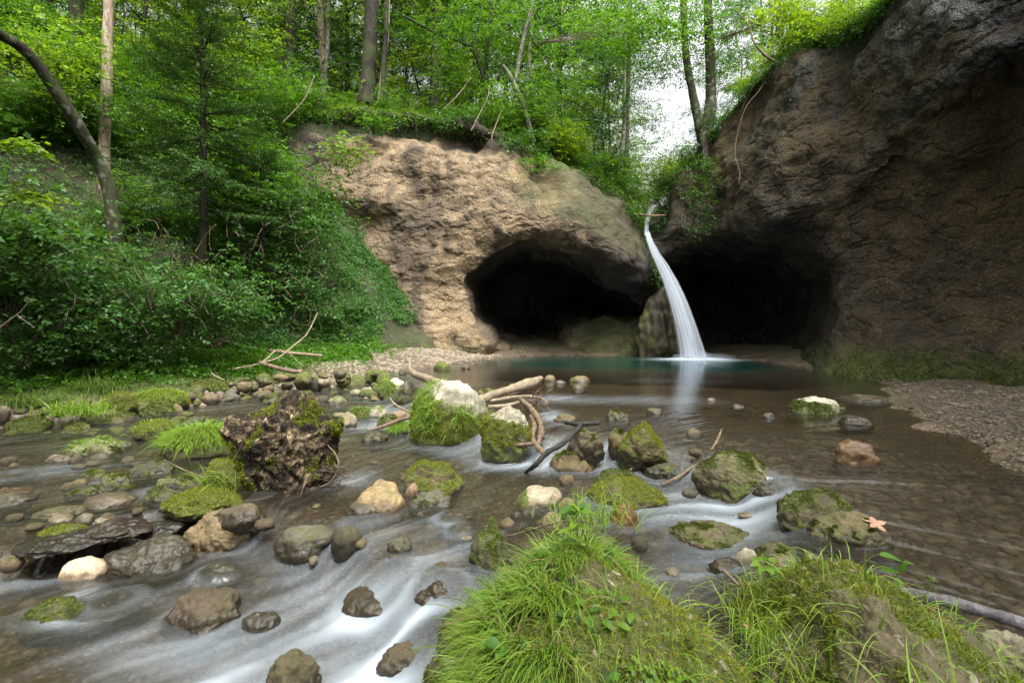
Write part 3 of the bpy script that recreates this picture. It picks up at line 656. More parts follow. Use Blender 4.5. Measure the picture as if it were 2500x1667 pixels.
 (1706, 1098, 1882, 1178, (.19, .16, .10), .4, .85, 'big flat topped mossy slab in midstream'),
 (1846, 1157, 1935, 1214, GREY, .3, .0, 'stone with a tiny waterfall running over it'),
 (1906, 1191, 2085, 1290, BROWN, .3, .65, 'mossy slab with a yellow leaf, farther of two at the lip of the pool'),
 (1974, 1242, 2150, 1325, TAN, .3, .45, 'tan mossy slab with a dry maple leaf, nearer of two at the pool lip'),
 (1640, 1280, 1827, 1334, TAN, .2, .55, 'long flat stone with mossy shoulders behind the mounds'),
 (1797, 1335, 1850, 1384, WHITE, .0, .1, 'white cobble stone behind the gap between the mounds'),
 (1846, 1323, 1956, 1364, BROWN, .3, .5, 'mossy brown stone behind the white cobble'),
 (1737, 1364, 1820, 1400, (.06, .04, .03), .2, .0, 'dark reddish stone in front of the white cobble'),
 (1875, 1352, 1960, 1392, PINK, .4, .0, 'pinkish stone at the head of the right mound'),
 (1963, 1348, 2008, 1376, TAN, .1, .1, 'small round tan stone behind the right mound'),
 (2039, 1075, 2134, 1136, (.27, .16, .075), .8, .0, 'orange angular boulder standing alone in shallow water'),
 (1928, 966, 2052, 1011, DARK, .4, 1.1, 'mossy stone with a pale cap off the right gravel bank'),
 (2056, 964, 2173, 982, BROWN, .2, .1, 'long low brown stone near the right cliff'),
 (2053, 1015, 2130, 1038, BROWN, .3, .0, 'low brown stone with wet leaves off the gravel bank'),
 (1863, 1006, 1892, 1021, GREY, .2, .0, 'small grey stone out in the right pool'),
 (1674, 1045, 1714, 1061, TAN, .1, .1, 'small round stone above the red stick'),
 (1726, 971, 1748, 980, PINK, .2, .0, 'tiny pink stone in the pool'),
 (1785, 985, 1818, 995, BROWN, .2, .0, 'tiny brown stone in the pool'),
 (2390, 1540, 2530, 1660, PALE, .2, .0, 'smooth greenish pale slab at the lower right corner'),
]
SUNK = []
BP = []       # plan position and radius of every boulder, for the flow and the placing of extras
def blevel(px, py):
    z = 0.0
    for _ in range(4):
        g = G(px, py, z); z = float(W(g[0], g[1]))
        gh = float(H1(g[0:1], g[1:2], False)[0]); z = max(z, gh if gh > z else z)
    return z
for (x0, y0, x1, y1, *_r) in BO:
    cx = (x0+x1)/2; z = blevel(cx, y1); D = GD(y1, z); wd = (x1-x0)/F*D; dd = min(wd*.78, max(wd*.5, .9*wd)); Dc = D+dd*.42; wd = (x1-x0)/F*Dc
    zt = CH-(y0-HY)/F*(Dc+dd*.05); h = max(zt-z, .02+.05*wd)
    lab_ = _r[3]
    if 'ledge' in lab_ or 'reddish brown rock' in lab_: h *= .5
    if any(q in lab_ for q in ('submerged', 'covered by silky', 'sheeting', 'smooth hump', 'sliding', 'tiny waterfall', 'sunken sloping', 'trailing')): SUNK.append(len(BP)); h = max(.02, h*.55)
    BP.append(((cx-1250)/F*Dc, Dc, z, wd, dd*1.05, h))

# ------------------------------------------------------------------ water
def water():
    # flow field from pairs of photo points, then streaks drawn along it
    prs = [((2300, 1300), (2000, 1275)), ((2100, 1050), (1900, 1095)), ((1800, 960), (1500, 1005)), ((1500, 1005), (1350, 1050)), ((1330, 1060), (1200, 1125)), ((1880, 1180), (1650, 1215)),
           ((1900, 1300), (1600, 1240)), ((1600, 1240), (1330, 1335)), ((1200, 1120), (950, 1240)), ((1100, 1290), (850, 1385)), ((1030, 1440), (860, 1570)), ((900, 1350), (620, 1470)), ((1000, 1400), (800, 1480)),
           ((700, 1480), (400, 1640)), ((900, 1600), (600, 1750)), ((300, 1420), (0, 1530)), ((600, 1390), (300, 1450)), ((500, 1000), (200, 1060)), ((200, 1100), (-100, 1140)), ((300, 1250), (0, 1310)), ((950, 1000), (650, 1020)),
           ((1500, 900), (1250, 905)), ((1700, 870), (1500, 880)), ((2400, 1500), (2100, 1400)), ((2250, 1150), (2100, 1120)), ((1450, 1120), (1200, 1180)), ((750, 1180), (500, 1330))]
    x0, x1, y0, y1, h = -9.0, 10.0, 1.0, 20.0, .022
    gx = np.arange(x0, x1, h); gy = np.arange(y0, y1, h); X, Y = np.meshgrid(gx, gy, indexing='ij')
    vx = 0*X; vy = 0*X; ws = 1e-6+0*X
    for a, b_ in prs:
        A = G(*a, -.15); B = G(*b_, -.2); c = (A+B)/2; L = np.linalg.norm(B-A)+.4; d = (B-A)[:2]/np.linalg.norm((B-A)[:2])
        wgt = np.exp(-((X-c[0])**2+(Y-c[1])**2)/(L*.8)**2)+1e-4/((X-c[0])**2+(Y-c[1])**2+1)
        vx += d[0]*wgt; vy += d[1]*wgt; ws += wgt
    vx /= ws; vy /= ws
    for (bx, by, z, wd, dd, hh) in BP:
        r = max(wd, dd)*.5
        i0, i1 = int((bx-4*r-x0)/h), int((bx+4*r-x0)/h)+1; j0, j1 = int((by-4*r-y0)/h), int((by+4*r-y0)/h)+1
        i0, j0 = max(i0, 0), max(j0, 0)
        if i1 <= i0 or j1 <= j0: continue
        sx = np.s_[i0:i1, j0:j1]; dx, dy = X[sx]-bx, Y[sx]-by; d = np.hypot(dx, dy)+1e-6; nx, ny = dx/d, dy/d
        vn = vx[sx]*nx+vy[sx]*ny; k = np.exp(-np.maximum(d-r, 0)/(r*.5)); vx[sx] -= k*vn*nx; vy[sx] -= k*vn*ny
    sp = np.hypot(vx, vy)+1e-6; vx /= sp; vy /= sp
    rg = R(5); nz = rg.rand(*X.shape)
    for _ in range(3): nz = (nz+np.roll(nz, 1, 0)+np.roll(nz, 1, 1)+np.roll(nz, (1, 1), (0, 1)))/4
    nz = (nz-nz.mean())/nz.std()*.22
    nz = nz+.30*fbm(np.stack([X*4.5, Y*4.5, 0*X], -1), 2)
    acc = nz.copy(); I, J = np.meshgrid(np.arange(X.shape[0]), np.arange(X.shape[1]), indexing='ij')
    for sg in (1, -1):
        pi, pj = I.astype(float), J.astype(float)
        for s in range(34):
            ii = np.clip(pi.round().astype(int), 0, X.shape[0]-1); jj = np.clip(pj.round().astype(int), 0, X.shape[1]-1)
            pi = pi+sg*vx[ii, jj]*1.1; pj = pj+sg*vy[ii, jj]*1.1
            acc += nz[np.clip(pi.round().astype(int), 0, X.shape[0]-1), np.clip(pj.round().astype(int), 0, X.shape[1]-1)]
    lic = (acc-acc.mean())/acc.std()
    # foam where the stream drops and where it breaks round stones
    fo = .45*np.exp(-((polysd(X, Y, LINE1)+.25)/.35)**2)*sst(2.3, 3.2, Y)*sst(10, 8, Y)+.32*np.exp(-((polysd(X, Y, LINE2)+.22)/.22)**2)*sst(-3.4, -1.6, X)
    fl = [(1225, 1095, .22, .22, 1.4, 0), (1320, 1135, .5, .22, .7, 0), (1350, 1050, .2, .5, .8, 0), (1470, 1130, .3, .3, .5, 0), (1560, 1005, 1.3, .6, .32, 0), (1650, 950, 1.6, .8, .12, 0), (1350, 1000, .5, .5, .4, 0),
          (1850, 1215, .16, .12, 1.2, 0), (1700, 1235, .7, .3, .5, 0), (1820, 1290, .4, .2, .55, 0), (1560, 1250, .6, .3, .25, 0), (1000, 1390, .45, .12, .45, .6), (1010, 1475, .26, .09, 1.1, .7), (880, 1540, .22, .10, 1.0, .7), (890, 1610, .28, .13, 1.4, 0),
          (960, 1650, .25, .2, .8, 0), (780, 1450, .5, .28, .35, 0), (550, 1572, .16, .07, 1.3, 0), (640, 1535, .25, .06, .7, 0), (480, 1480, .5, .2, .35, 0), (330, 1505, .35, .12, .35, 0), (900, 1290, .4, .25, .22, 0),
          (860, 1170, .25, .35, .45, 0), (140, 1150, .4, .3, .4, 0), (250, 1175, .15, .1, .6, 0), (380, 1195, .15, .15, .5, 0), (900, 1040, .5, .35, .45, 0), (980, 975, .5, .4, .3, 0), (20, 1350, .4, .1, .4, 0), (440, 1390, .5, .12, .3, 0),
          (1230, 1420, .2, .2, .35, 0), (1080, 1340, .4, .2, .2, 0), (600, 1600, .7, .3, .18, 0), (2030, 1330, .3, .06, .4, 0), (740, 1640, .4, .2, .3, 0), (1490, 1190, .4, .12, .2, 0), (1540, 1110, .2, .1, .5, 0)]
    for px, py, rx, ry, a, rot in fl:
        g = G(px, py, -.2); dx, dy = X-g[0], Y-g[1]; c, s = math.cos(rot), math.sin(rot)
        fo = fo+a*np.exp(-((dx*c+dy*s)/rx)**2-((-dx*s+dy*c)/ry)**2)
    for k in SUNK:
        bx, by, z, wd, dd, hh = BP[k]; dx, dy = (X-bx)/(.62*wd), (Y-by)/(.66*dd); d = np.hypot(dx, dy)+1e-6
        fo = fo+.75*np.exp(-((d-1.0)/.22)**2)*sst(-.2, .8, (-.75*dx-.55*dy)/d)
    calm = sst(.5, 2.5, polysd(X, Y, LINE1))
    st = np.clip(.42+.34*lic, 0, 1.3)
    fo2 = fo.copy()
    for _ in range(8): fo2 = (fo2+np.roll(fo2, 3, 0)+np.roll(fo2, -3, 0)+np.roll(fo2, 3, 1)+np.roll(fo2, -3, 1))/5
    st2 = st.copy()
    for _ in range(2): st2 = (st2+np.roll(st2, 1, 0)+np.roll(st2, -1, 0)+np.roll(st2, 1, 1)+np.roll(st2, -1, 1))/5
    foam = np.clip((.5*fo+.5*fo2)*(.34+.44*st2)*.80+.05*sst(.0, .4, fo2)+.06*np.clip(lic-.2, 0, 1)*(1-calm)*sst(2.6, 1.4, X)-.02, 0, 1)
    wall_d = np.hypot(X-6.95, Y-18.3)
    def samp(F_, x, y):
        a = np.clip((x-x0)/h, 0, X.shape[0]-1.01); b2 = np.clip((y-y0)/h, 0, X.shape[1]-1.01); i, j = a.astype(int), b2.astype(int); fa, fb = a-i, b2-j
        return F_[i, j]*(1-fa)*(1-fb)+F_[i+1, j]*fa*(1-fb)+F_[i, j+1]*(1-fa)*fb+F_[i+1, j+1]*fa*fb
    s = np.tan(np.linspace(-.90, .88, 860)); D = np.geomspace(1.15, 27, 640)
    S, DD = np.meshgrid(s, D, indexing='ij'); Xv = S*DD; Yv = DD
    Z = W(Xv, Yv); bedz = H1(Xv, Yv, False); dep = Z-bedz
    inb = (Xv > x0) & (Xv < x1) & (Yv < y1-.3)
    L = np.where(inb, samp(lic, Xv, Yv), 0); Fo = np.where(inb, samp(foam, Xv, Yv), 0)
    q = ((Xv-6.95)/1.25)**2+((Yv-18.2)/.8)**2
    Fo = np.clip(Fo+1.2*np.exp(-q)+.30*np.exp(-(((Xv-7.7)/1.3)**2+((Yv-18.0)/.45)**2))+.35*np.exp(-q/6)*np.clip(.5+.5*L, 0, 1)*0, 0, 1)
    Z = Z+.004*L*sst(4, .5, polysd(Xv, Yv, LINE1))*sst(8, 4, Yv)+.02*fbm(np.stack([Xv*1.7, Yv*1.7, 0*Xv], -1), 3)*sst(1.2, -.4, polysd(Xv, Yv, LINE1))+.08*np.exp(-q*1.6)
    for k in SUNK:
        bx, by, z, wd, dd, hh = BP[k]; Z = Z+(hh*.8+.005)*np.exp(-(((Xv-bx)/(.62*wd))**2+((Yv-by)/(.66*dd))**2))+.006*fbm(np.stack([Xv*9, Yv*9, 0*Xv], -1), 3)*np.exp(-(((Xv-bx)/(.7*wd))**2+((Yv-by)/(.7*dd))**2))
    keep = (Z > bedz-.25); kq = keep[:-1, :-1] | keep[1:, 1:]
    o = obj('water', mesh('water', np.stack([Xv, Yv, Z], -1).reshape(-1, 3), grid_faces(*Xv.shape, kq), dict(foam=Fo, depth=np.clip(dep, 0, 3), streak=L, calm=sst(.3, 3.5, polysd(Xv, Yv, LINE1)))), M['water'])
    tag(o, 'clear brown stream and green pool with silky white rapids', kind='structure')
water()

# ------------------------------------------------------------------ build the boulders
def scatter(V, Fs, n, rg, mask=None):
    """random points on triangles -> positions, normals"""
    F3 = Fs if Fs.shape[1] == 3 else np.r_[Fs[:, [0, 1, 2]], Fs[:, [0, 2, 3]]]
    a, b_, c = V[F3[:, 0]], V[F3[:, 1]], V[F3[:, 2]]; cr = np.cross(b_-a, c-a); ar = np.linalg.norm(cr, axis=1)
    wt = ar.copy()
    if mask is not None: wt = wt*np.maximum(mask[F3].mean(1), 0)
    if wt.sum() <= 0: return np.zeros((0, 3)), np.zeros((0, 3))
    k = rg.choice(len(F3), n, p=wt/wt.sum()); u, v = rg.rand(n), rg.rand(n); m = u+v > 1; u = np.where(m, 1-u, u); v = np.where(m, 1-v, v)
    return a[k]+(b_-a)[k]*u[:, None]+(c-a)[k]*v[:, None], nrm(cr[k])
def tufts(Pn, Nn, rg, L=.012, wd=.35, spread=.9):
    """moss: little leaf triangles standing on the surface"""
    n = len(Pn); d = nrm(Nn+spread*rg.normal(size=(n, 3))*.6+np.array([0, 0, .25])); s = nrm(np.cross(d, rg.normal(size=(n, 3))))
    l = (L*rg.uniform(.5, 1.4, n))[:, None]
    V = np.stack([Pn-d*l*.2-s*l*wd, Pn-d*l*.2+s*l*wd, Pn+d*l+s*l*wd*.3, Pn+d*l*1.15-s*l*wd*.4], 1).reshape(-1, 3)
    return V, np.arange(4*n).reshape(n, 4), np.repeat(np.clip(rg.normal(.45, .25, n), 0, 1), 4)
def blades(Pn, Nn, rg, L=.15, wd=.004, droop=.7, lean=None, var=.5, segs=5, dirs=None, tint=(.5, .25)):
    n = len(Pn); up = nrm(Nn*.5+np.array([0, 0, .8])+.28*rg.normal(size=(n, 3)))
    hz = rg.normal(size=(n, 3)); hz[:, 2] = 0
    if lean is not None: hz = hz*.7+lean
    if dirs is not None: hz = hz*.35+dirs
    hz = nrm(hz); l = L*rg.uniform(1-var, 1+var, n); dr_ = droop*rg.uniform(.3, 1.5, n)
    sd = nrm(np.cross(up, hz)+.2*rg.normal(size=(n, 3)))
    t = np.linspace(0, 1, segs); rows = []
    for tt in t:
        c = Pn+up*(l*(tt-.35*dr_*tt**2.2))[:, None]+hz*(l*(.18*tt+.62*dr_*tt**2))[:, None]-np.array([0, 0, 1])*(l*.45*dr_*tt**3)[:, None]
        wv = (wd*(1-tt**1.7)*rg.uniform(.9, 1.1)+wd*.08)*np.ones(n); wv = wv[:, None]
        rows += [c-sd*wv, c+sd*wv]
    V = np.stack(rows, 1).reshape(-1, 3); b0 = np.arange(n)[:, None]*(2*segs)
    f = np.concatenate([np.stack([b0[:, 0]+2*k, b0[:, 0]+2*k+1, b0[:, 0]+2*k+3, b0[:, 0]+2*k+2], -1) for k in range(segs-1)])
    return V, f, np.repeat(np.clip(rg.normal(tint[0], tint[1], n), 0, 1), 2*segs)
GRASSY = {32: 260, 35: 1500, 34: 160, 40: 700, 59: 250, 63: 90, 68: 1300, 70: 800}
def build_boulders():
    for k, (x0, y0, x1, y1, col, ang, moss, label) in enumerate(BO):
        bx, by, z, wd, dd, hh = BP[k]; rg = R(k+50); big = (x1-x0)
        sub = 6 if big > 120 else (5 if big > 60 else 4)
        if big < 45: sub = 3
        H = hh*(1.95 if moss < 1.1 else 1.6)+.02; V, Ft = rock(wd, dd, H, k+1, ang, .05 if ang > .15 else .018, sub)
        V[:, 2] += hh-V[:, 2].max(); N = vnormals(V, Ft)
        up = N[:, 2]; hr = V[:, 2]/hh
        mm = np.clip((.62*(moss-.28)+.50*up*np.clip(moss*1.5, 0, 1)+.35*fbm(V/(wd)*3.5+k, 3)*(moss > 0)), 0, 1) if moss > 0 else np.zeros(len(V))
        if moss > 1.2: mm = np.maximum(mm, .9*sst(-.4, .1, up))
        if 'white topped' in label or 'bleached top' in label or 'pale cap' in label or 'grey topped' in label or 'pale topped' in label:
            side = V[:, 0]/wd*(1.0 if 'mossy front' not in label else .6)
            bald = sst(.60, .74, hr+.35*side+.10*fbm(V/wd*4, 3))
            if 'pale topped' in label: mm = .95*sst(-.22, -.34, V[:, 0]/wd+.05*fbm(V/wd*6, 2)); bald = 0
            mm = mm*(1-bald)
            if 'white topped' in label: mm = np.maximum(mm, .85*sst(.62, .5, hr+.35*side+.06*fbm(V/wd*4, 3)))
        wet = sst(.09, .02, V[:, 2]-.03*fbm(V*7, 2)) if moss < .6 else sst(.03, -.01, V[:, 2])
        if 'wet' in label or 'glossy' in label or 'water' in label and 'edge' not in label and 'half' not in label: wet = np.maximum(wet, .85)
        me = mesh('boulder', V, Ft, dict(moss=mm, wet=wet))
        o = obj('boulder', me, M['boulder'], loc=(bx, by, z), rot=(0, 0, 0)); o.color = col+(1,)
        tag(o, label, 'boulder' if big > 75 else 'stone')
        if k == 64 or 'white topped' in label or 'bleached' in label or 'pale cap' in label: o.color = (.33, .31, .25, 1)
        area = wd*dd+wd*hh; Dm = by
        if moss >= .45 and big > 50:
            L = np.clip(Dm*.0021, .006, .016); n = int(min(9000, area/(L*L)*1.1*min(moss, 1.2)))
            msk = np.where(V[:, 2] > -.01, sst(.50, .95, mm), 0)
            Pn, Nn = scatter(V, Ft, n, rg, msk)
            if len(Pn):
                v, f, t = tufts(Pn, Nn, rg, L); obj('moss', mesh('moss', v, f, dict(tint=t)), M['moss' if moss >= .9 and col not in (DARK,) else 'moss_d'], parent=o)
        if k in GRASSY:
            msk = np.where(V[:, 2] > hh*.35, 1., 0)*(N[:, 2] > -.1)
            if k == 70: msk = np.where((V[:, 2] > .05) & (V[:, 2] < hh*.72) & (V[:, 1] < 0), .06, 0)+np.exp(-((V[:, 0]/wd+.30)/.13)**2)*(V[:, 2] > .1)*(V[:, 1] < .1)+.8*np.exp(-((V[:, 0]/wd-.16)/.09)**2)*(V[:, 2] > hh*.25)*(V[:, 2] < hh*.6)*(V[:, 1] < 0)
            Pn, Nn = scatter(V, Ft, GRASSY[k], rg, msk)
            if len(Pn):
                v, f, t = blades(Pn, Nn, rg, {35: .15, 70: .11}.get(k, .09), .0022+.0004*by*.5, 1.25, dirs=nrm(Nn*np.array([1, 1, 0])+.01)); obj('grass_tuft', mesh('grass_tuft', v, f, dict(tint=t)), M['grass'], parent=o)
build_boulders()

# ------------------------------------------------------------------ waterfall and the chute above it
def ribbon(name, pts, mat, n=70, m=26, bulge=.5, parent=None, fade=.05):
    pts = np.array(pts, float); t = np.linspace(0, len(pts)-1, n); k = np.arange(len(pts))
    px, py, D, wd = [np.interp(t, k, pts[:, c]) for c in range(4)]
    for a in (px, py, D, wd):
        for _ in range(6): a[1:-1] = (a[:-2]+2*a[1:-1]+a[2:])/4
    c = P(px, py, D); hw = wd/F*D/2; u = np.linspace(-1, 1, m)
    X = c[:, None, 0]+hw[:, None]*u[None]; Y = c[:, None, 1]-hw[:, None]*bulge*np.sqrt(1-u*u*.98)[None]; Z = np.repeat(c[:, 2:3], m, 1)
    V = np.stack([X, Y, Z], -1); V = V+(.012*perlin(V*np.array([9, 9, .8])))[..., None]
    e = sst(1.0, .72, np.abs(u))[None]*sst(0, fade, np.linspace(0, 1, n))[:, None]
    me = mesh(name, V.reshape(-1, 3), grid_faces(n, m), dict(edge=e))
    uv = me.uv_layers.new(name='UVMap'); U, T = np.meshgrid(np.linspace(0, 1, m), np.linspace(0, 1, n)); q = np.stack([U, T], -1).reshape(-1, 2)
    li = np.zeros(len(me.loops), np.int32); me.loops.foreach_get('vertex_index', li); uv.data.foreach_set('uv', q[li].astype(np.float32).ravel())
    return obj(name, me, mat, parent)
wf = empty('waterfall', G(1690, 868, 0)*0)
tag(wf, 'white waterfall curving from the notch between the cliffs into the green pool', 'waterfall')
ribbon('falling_water', [(1578, 560, 20.2, 12), (1586, 590, 19.8, 18), (1600, 620, 19.5, 26), (1616, 648, 19.2, 34), (1634, 685, 18.9, 42), (1654, 735, 18.6, 50), (1671, 790, 18.4, 58), (1684, 840, 18.3, 66), (1690, 871, 18.25, 74)], M['fall'], parent=wf)
ribbon('falling_water', [(1592, 606, 19.6, 8), (1606, 628, 19.4, 14), (1640, 690, 18.75, 22), (1662, 745, 18.5, 26), (1684, 820, 18.2, 30), (1692, 870, 18.1, 34)], M['fall'], parent=wf)
def spray_mound(px, py, D, wd, h, seed):
    Dd, Ft = ico(4); V = Dd*np.array([wd/2, wd*.3, h]); V = V[...]+Dd*(.12*h*fbm(Dd*3+seed, 3))[:, None]
    e = np.clip(1.1-np.abs(V[:, 2])/h*1.0, 0, 1)*sst(1.0, .2, np.abs(V[:, 0])/(wd/2)); g = P(px, py, D)
    return obj('spray', mesh('spray', V+np.array([g[0], g[1], 0]), Ft, dict(edge=e)), M['spray'], wf)
spray_mound(1705, 866, 18.1, 1.1, .34, 3); spray_mound(1740, 870, 18.0, 2.0, .24, 4); spray_mound(1665, 868, 18.2, .9, .22, 5)
nt_ = [(1560, 496, 1625, 600, 21.8, (.17, .15, .12), .4, .35, 'grey waterworn rock at the head of the notch with a thin cascade over it'),
       (1556, 705, 1668, 915, 19.5, (.024, .016, .009), .45, .1, 'wet fluted brown rock buttress behind the foot of the waterfall')]
for k, (x0, y0, x1, y1, D, col, ang, moss, lab) in enumerate(nt_):
    wd = (x1-x0)/F*D; h = (y1-y0)/F*D; V, Ft = rock(wd, wd*.8, h, 300+k, ang, .05, 5)
    if k == 1: V = V+np.stack([.02*np.sin(V[:, 0]*14+V[:, 2]), .04*np.sin(V[:, 0]*19+2*V[:, 2]+2*fbm(V, 2)), 0*V[:, 0]], -1)*sst(.9, -.2, V[:, 2]/h)[:, None]
    o = obj('boulder', mesh('boulder', V, Ft, dict(moss=np.clip(moss+.5*fbm(V*2, 3)+(.35*sst(-.1, -.45, V[:, 0]/wd) if k == 1 else 0), 0, 1), wet=np.full(len(V), .9 if k == 0 else .45))), M['boulder'], loc=P((x0+x1)/2, (y0+y1)/2, D+(.4 if k == 0 else .55)))
    o.color = col+(1,); tag(o, lab, 'rock')
uc = empty('upper_cascade'); tag(uc, 'thin upper cascade sliding over grey rock in the notch above the waterfall', 'cascade')
for a in ([(1600, 500, 21.1, 16), (1588, 512, 21.0, 14), (1578, 540, 20.7, 12), (1578, 575, 20.2, 12)],):
    ribbon('falling_water', a, M['spray'], n=30, m=12, parent=uc)
v, f, t = cat([tube([P(1560, 524, 20.3), P(1585, 527, 20.4), P(1625, 526, 20.6)], [.05, .045, .03], 7, 2)])
tag(obj('branch', mesh('branch', v, f), M['drift_b']), 'dark branch wedged across the notch above the waterfall', 'branch')

# ------------------------------------------------------------------ tiny falls between the stones
mf = empty('small_fall'); tag(mf, 'little white curtain of water dropping under the brown twig in midstream', 'cascade')
ribbon('falling_water', [(1232, 1068, 5.56, 60), (1228, 1084, 5.54, 70), (1222, 1108, 5.58, 80)], M['fall'], n=20, m=30, bulge=.25, parent=mf)
mf = empty('small_fall'); tag(mf, 'little split waterfall over the stone right of the big flat mossy slab', 'cascade')
ribbon('falling_water', [(1868, 1160, 4.18, 40), (1860, 1178, 4.14, 54), (1855, 1206, 4.2, 60)], M['fall'], n=20, m=24, bulge=.35, parent=mf)

# ------------------------------------------------------------------ foreground mounds
def leafgeo(base, d, up, L, Wd, ns=6, curl=.25, fold=.25, serr=0.0):
    """broad leaves: base (n,3), direction, up, length, width -> quads"""
    n = len(base); d = nrm(d); s = nrm(np.cross(d, up)); u = np.cross(s, d); L = np.broadcast_to(L, (n,))[:, None]; Wd = np.broadcast_to(Wd, (n,))[:, None]
    rows = []
    for k in range(ns):
        t = k/(ns-1); w_ = math.sin(PI*min(t*.92+.04, 1)**.75)**.8*(1-serr*(k % 2)); c = base+d*L*t-u*L*curl*t*t
        rows += [c-s*Wd*.5*w_+u*Wd*fold*w_*.5, c, c+s*Wd*.5*w_+u*Wd*fold*w_*.5]
    V = np.stack(rows, 1).reshape(-1, 3); b0 = np.arange(n)*(3*ns)
    f = np.concatenate([np.stack([b0+3*k+j, b0+3*k+j+1, b0+3*k+j+4, b0+3*k+j+3], -1) for k in range(ns-1) for j in (0, 1)])
    return V, f, None
def mound(cx, cy, rx, ry, h, skx, sky_, base, seed, label, col, mossf, pow_=2.2):
    nr, na = 150, 330; r = np.linspace(0, 1, nr)[:, None]; a = np.linspace(0, 2*PI, na, endpoint=False)[None]
    wob = 1+.12*np.sin(2*a+seed)+.08*np.sin(3*a+seed*2)+.04*np.sin(5*a)
    X = cx+skx*(1-r**1.5)+rx*r*np.cos(a)*wob; Y = cy+sky_*(1-r**1.5)+ry*r*np.sin(a)*wob
    Z = base+(h-base)*(1-r**pow_)**.85+0*a
    V = np.stack([X, Y, Z], -1).reshape(-1, 3); q = np.arange(nr*na).reshape(nr, na); b_ = np.roll(q, -1, 1)
    Fq = np.stack([q[:-1], q[1:], b_[1:], b_[:-1]], -1).reshape(-1, 4)
    N = vnormals(V, Fq); N = N*np.sign(N[:, 2:3]+1e-6)
    V = V+N*(.055*fbm(V*3+seed, 4)+.016*fbm(V*11, 3)+.0045*fbm(V*42, 2))[:, None]
    N = vnormals(V, Fq); N = N*np.sign(N[:, 2:3]+1e-6)
    m = mossf(V, N); me = mesh('boulder', V, Fq, dict(moss=m, wet=sst(-.17, -.25, V[:, 2])))
    o = obj('boulder', me, M['boulder']); o.color = col+(1,); tag(o, label, 'boulder'); return o, V, Fq, N, m
def embed(o, V, Fq, rg, n, msk, smin, smax, mat):
    Pn, Nn = scatter(V, Fq, n, rg, msk); D0, F0 = ico(2); parts = []
    for p, nn in zip(Pn, Nn):
        nn = nn*np.sign(nn[2]+1e-6); s = rg.uniform(smin, smax)*(1 if rg.rand() > .12 else 1.9); ax = nrm(np.cross(nn, rg.normal(size=3))); bx = np.cross(nn, ax)
        q = D0*np.array([s*rg.uniform(1., 2.0), s*rg.uniform(.5, .8), s*.5])*(1+.25*perlin(D0*1.4+rg.rand()*50))[:, None]
        parts.append((p+q[:, :1]*ax+q[:, 1:2]*bx+q[:, 2:]*nn*.6-nn*s*.06, F0, rg.uniform(.25, 1)))
    v, f, t = cat(parts); me = mesh('embedded_pebbles', v, f, dict(tint=t)); return obj('embedded_pebbles', me, mat, o)
def blend(*a): return np.clip(sum(a), 0, 1)
rgA = R(11)
mA, VA, FA, NA, mmA = mound(.37, 1.72, .63, .78, .315, -.10, .18, -.42, 1.3, 'big grass covered mound of mossy rock at the bottom of the photo, left of two', (.055, .045, .022),
    lambda V, N: np.clip(.55+.75*fbm(V*3.4, 4)+.2*N[:, 2]+.5*sst(.3, 0, V[:, 0]), .05, 1))
mB, VB, FB, NB_, mmB = mound(1.42, 1.72, .56, .80, .245, .0, .20, -.42, 4.1, 'mossy mound of pebbly rock at the lower right corner, right of two', (.085, .070, .040),
    lambda V, N: np.clip(.50+.75*fbm(V*3.4+7, 4)+.2*N[:, 2], .05, 1))
def dress(o, V, Fq, mm, rg, grassmask, ng, npeb, Lg, near):
    Pn, Nn = scatter(V, Fq, 30000, rg, np.where(V[:, 2] > -.2, sst(.38, .6, mm), 0)); Nn = Nn*np.sign(Nn[:, 2:]+1e-6)
    v, f, t = tufts(Pn, Nn, rg, .0075, .32); t = np.clip(t+.1+np.repeat(.5*fbm(Pn*4, 2), 4), 0, 1); obj('moss', mesh('moss', v, f, dict(tint=t)), M['moss'], o)
    embed(o, V, Fq, rg, npeb, (V[:, 2] > -.1)*sst(.25, -.1, grassmask(V))*1.0, .004, .014, M['pebble'])
    Pn, Nn = scatter(V, Fq, ng, rg, grassmask(V)); Nn = Nn*np.sign(Nn[:, 2:]+1e-6)
    v, f, t = blades(Pn, Nn, rg, Lg, .0021, .95, var=.6, segs=6, dirs=nrm(Nn*np.array([1, 1, 0])+np.array([-.05, -.25, 0])))
    tag(obj('grass', mesh('grass', v, f, dict(tint=t)), M['grass']), 'long bright grass growing over the %s mound' % near, 'grass', kind='stuff')
    k_ = rg.choice(len(Pn), ng//9); v, f, t = blades(Pn[k_], Nn[k_], rg, Lg*1.15, .0016, 1.3, var=.6, segs=6)
    tag(obj('dry_grass', mesh('dry_grass', v, f, dict(tint=t)), M['straw']), 'dead straw coloured grass among the green on the %s mound' % near, 'grass', kind='stuff')
    k_ = rg.choice(len(Pn), ng//26); v, f, t = blades(Pn[k_], Nn[k_], rg, Lg*1.5, .0040, .8, var=.5, segs=8)
    tag(obj('grass', mesh('grass', v, f, dict(tint=t)), M['grass_d']), 'broad darker grass blades on the %s mound' % near, 'grass', kind='stuff')
gA = lambda V: (V[:, 2] > -.12)*blend(sst(.36, .06, V[:, 0]-.25*(V[:, 1]-1.7)+.18*fbm(V*3, 2)), .6*sst(2.0, 2.2, V[:, 1])*sst(.75, .5, V[:, 0]), .04)*sst(-.35, .25, fbm(V*7+3, 2)+.12)
gB = lambda V: (V[:, 2] > -.15)*blend(sst(1.05, .86, V[:, 0]+.1*fbm(V*4, 2)), .35*sst(1.45, 1.2, V[:, 1]+.2*fbm(V*3, 2)), .012)
dress(mA, VA, FA, mmA, rgA, gA, 12000, 80, .115, 'left')
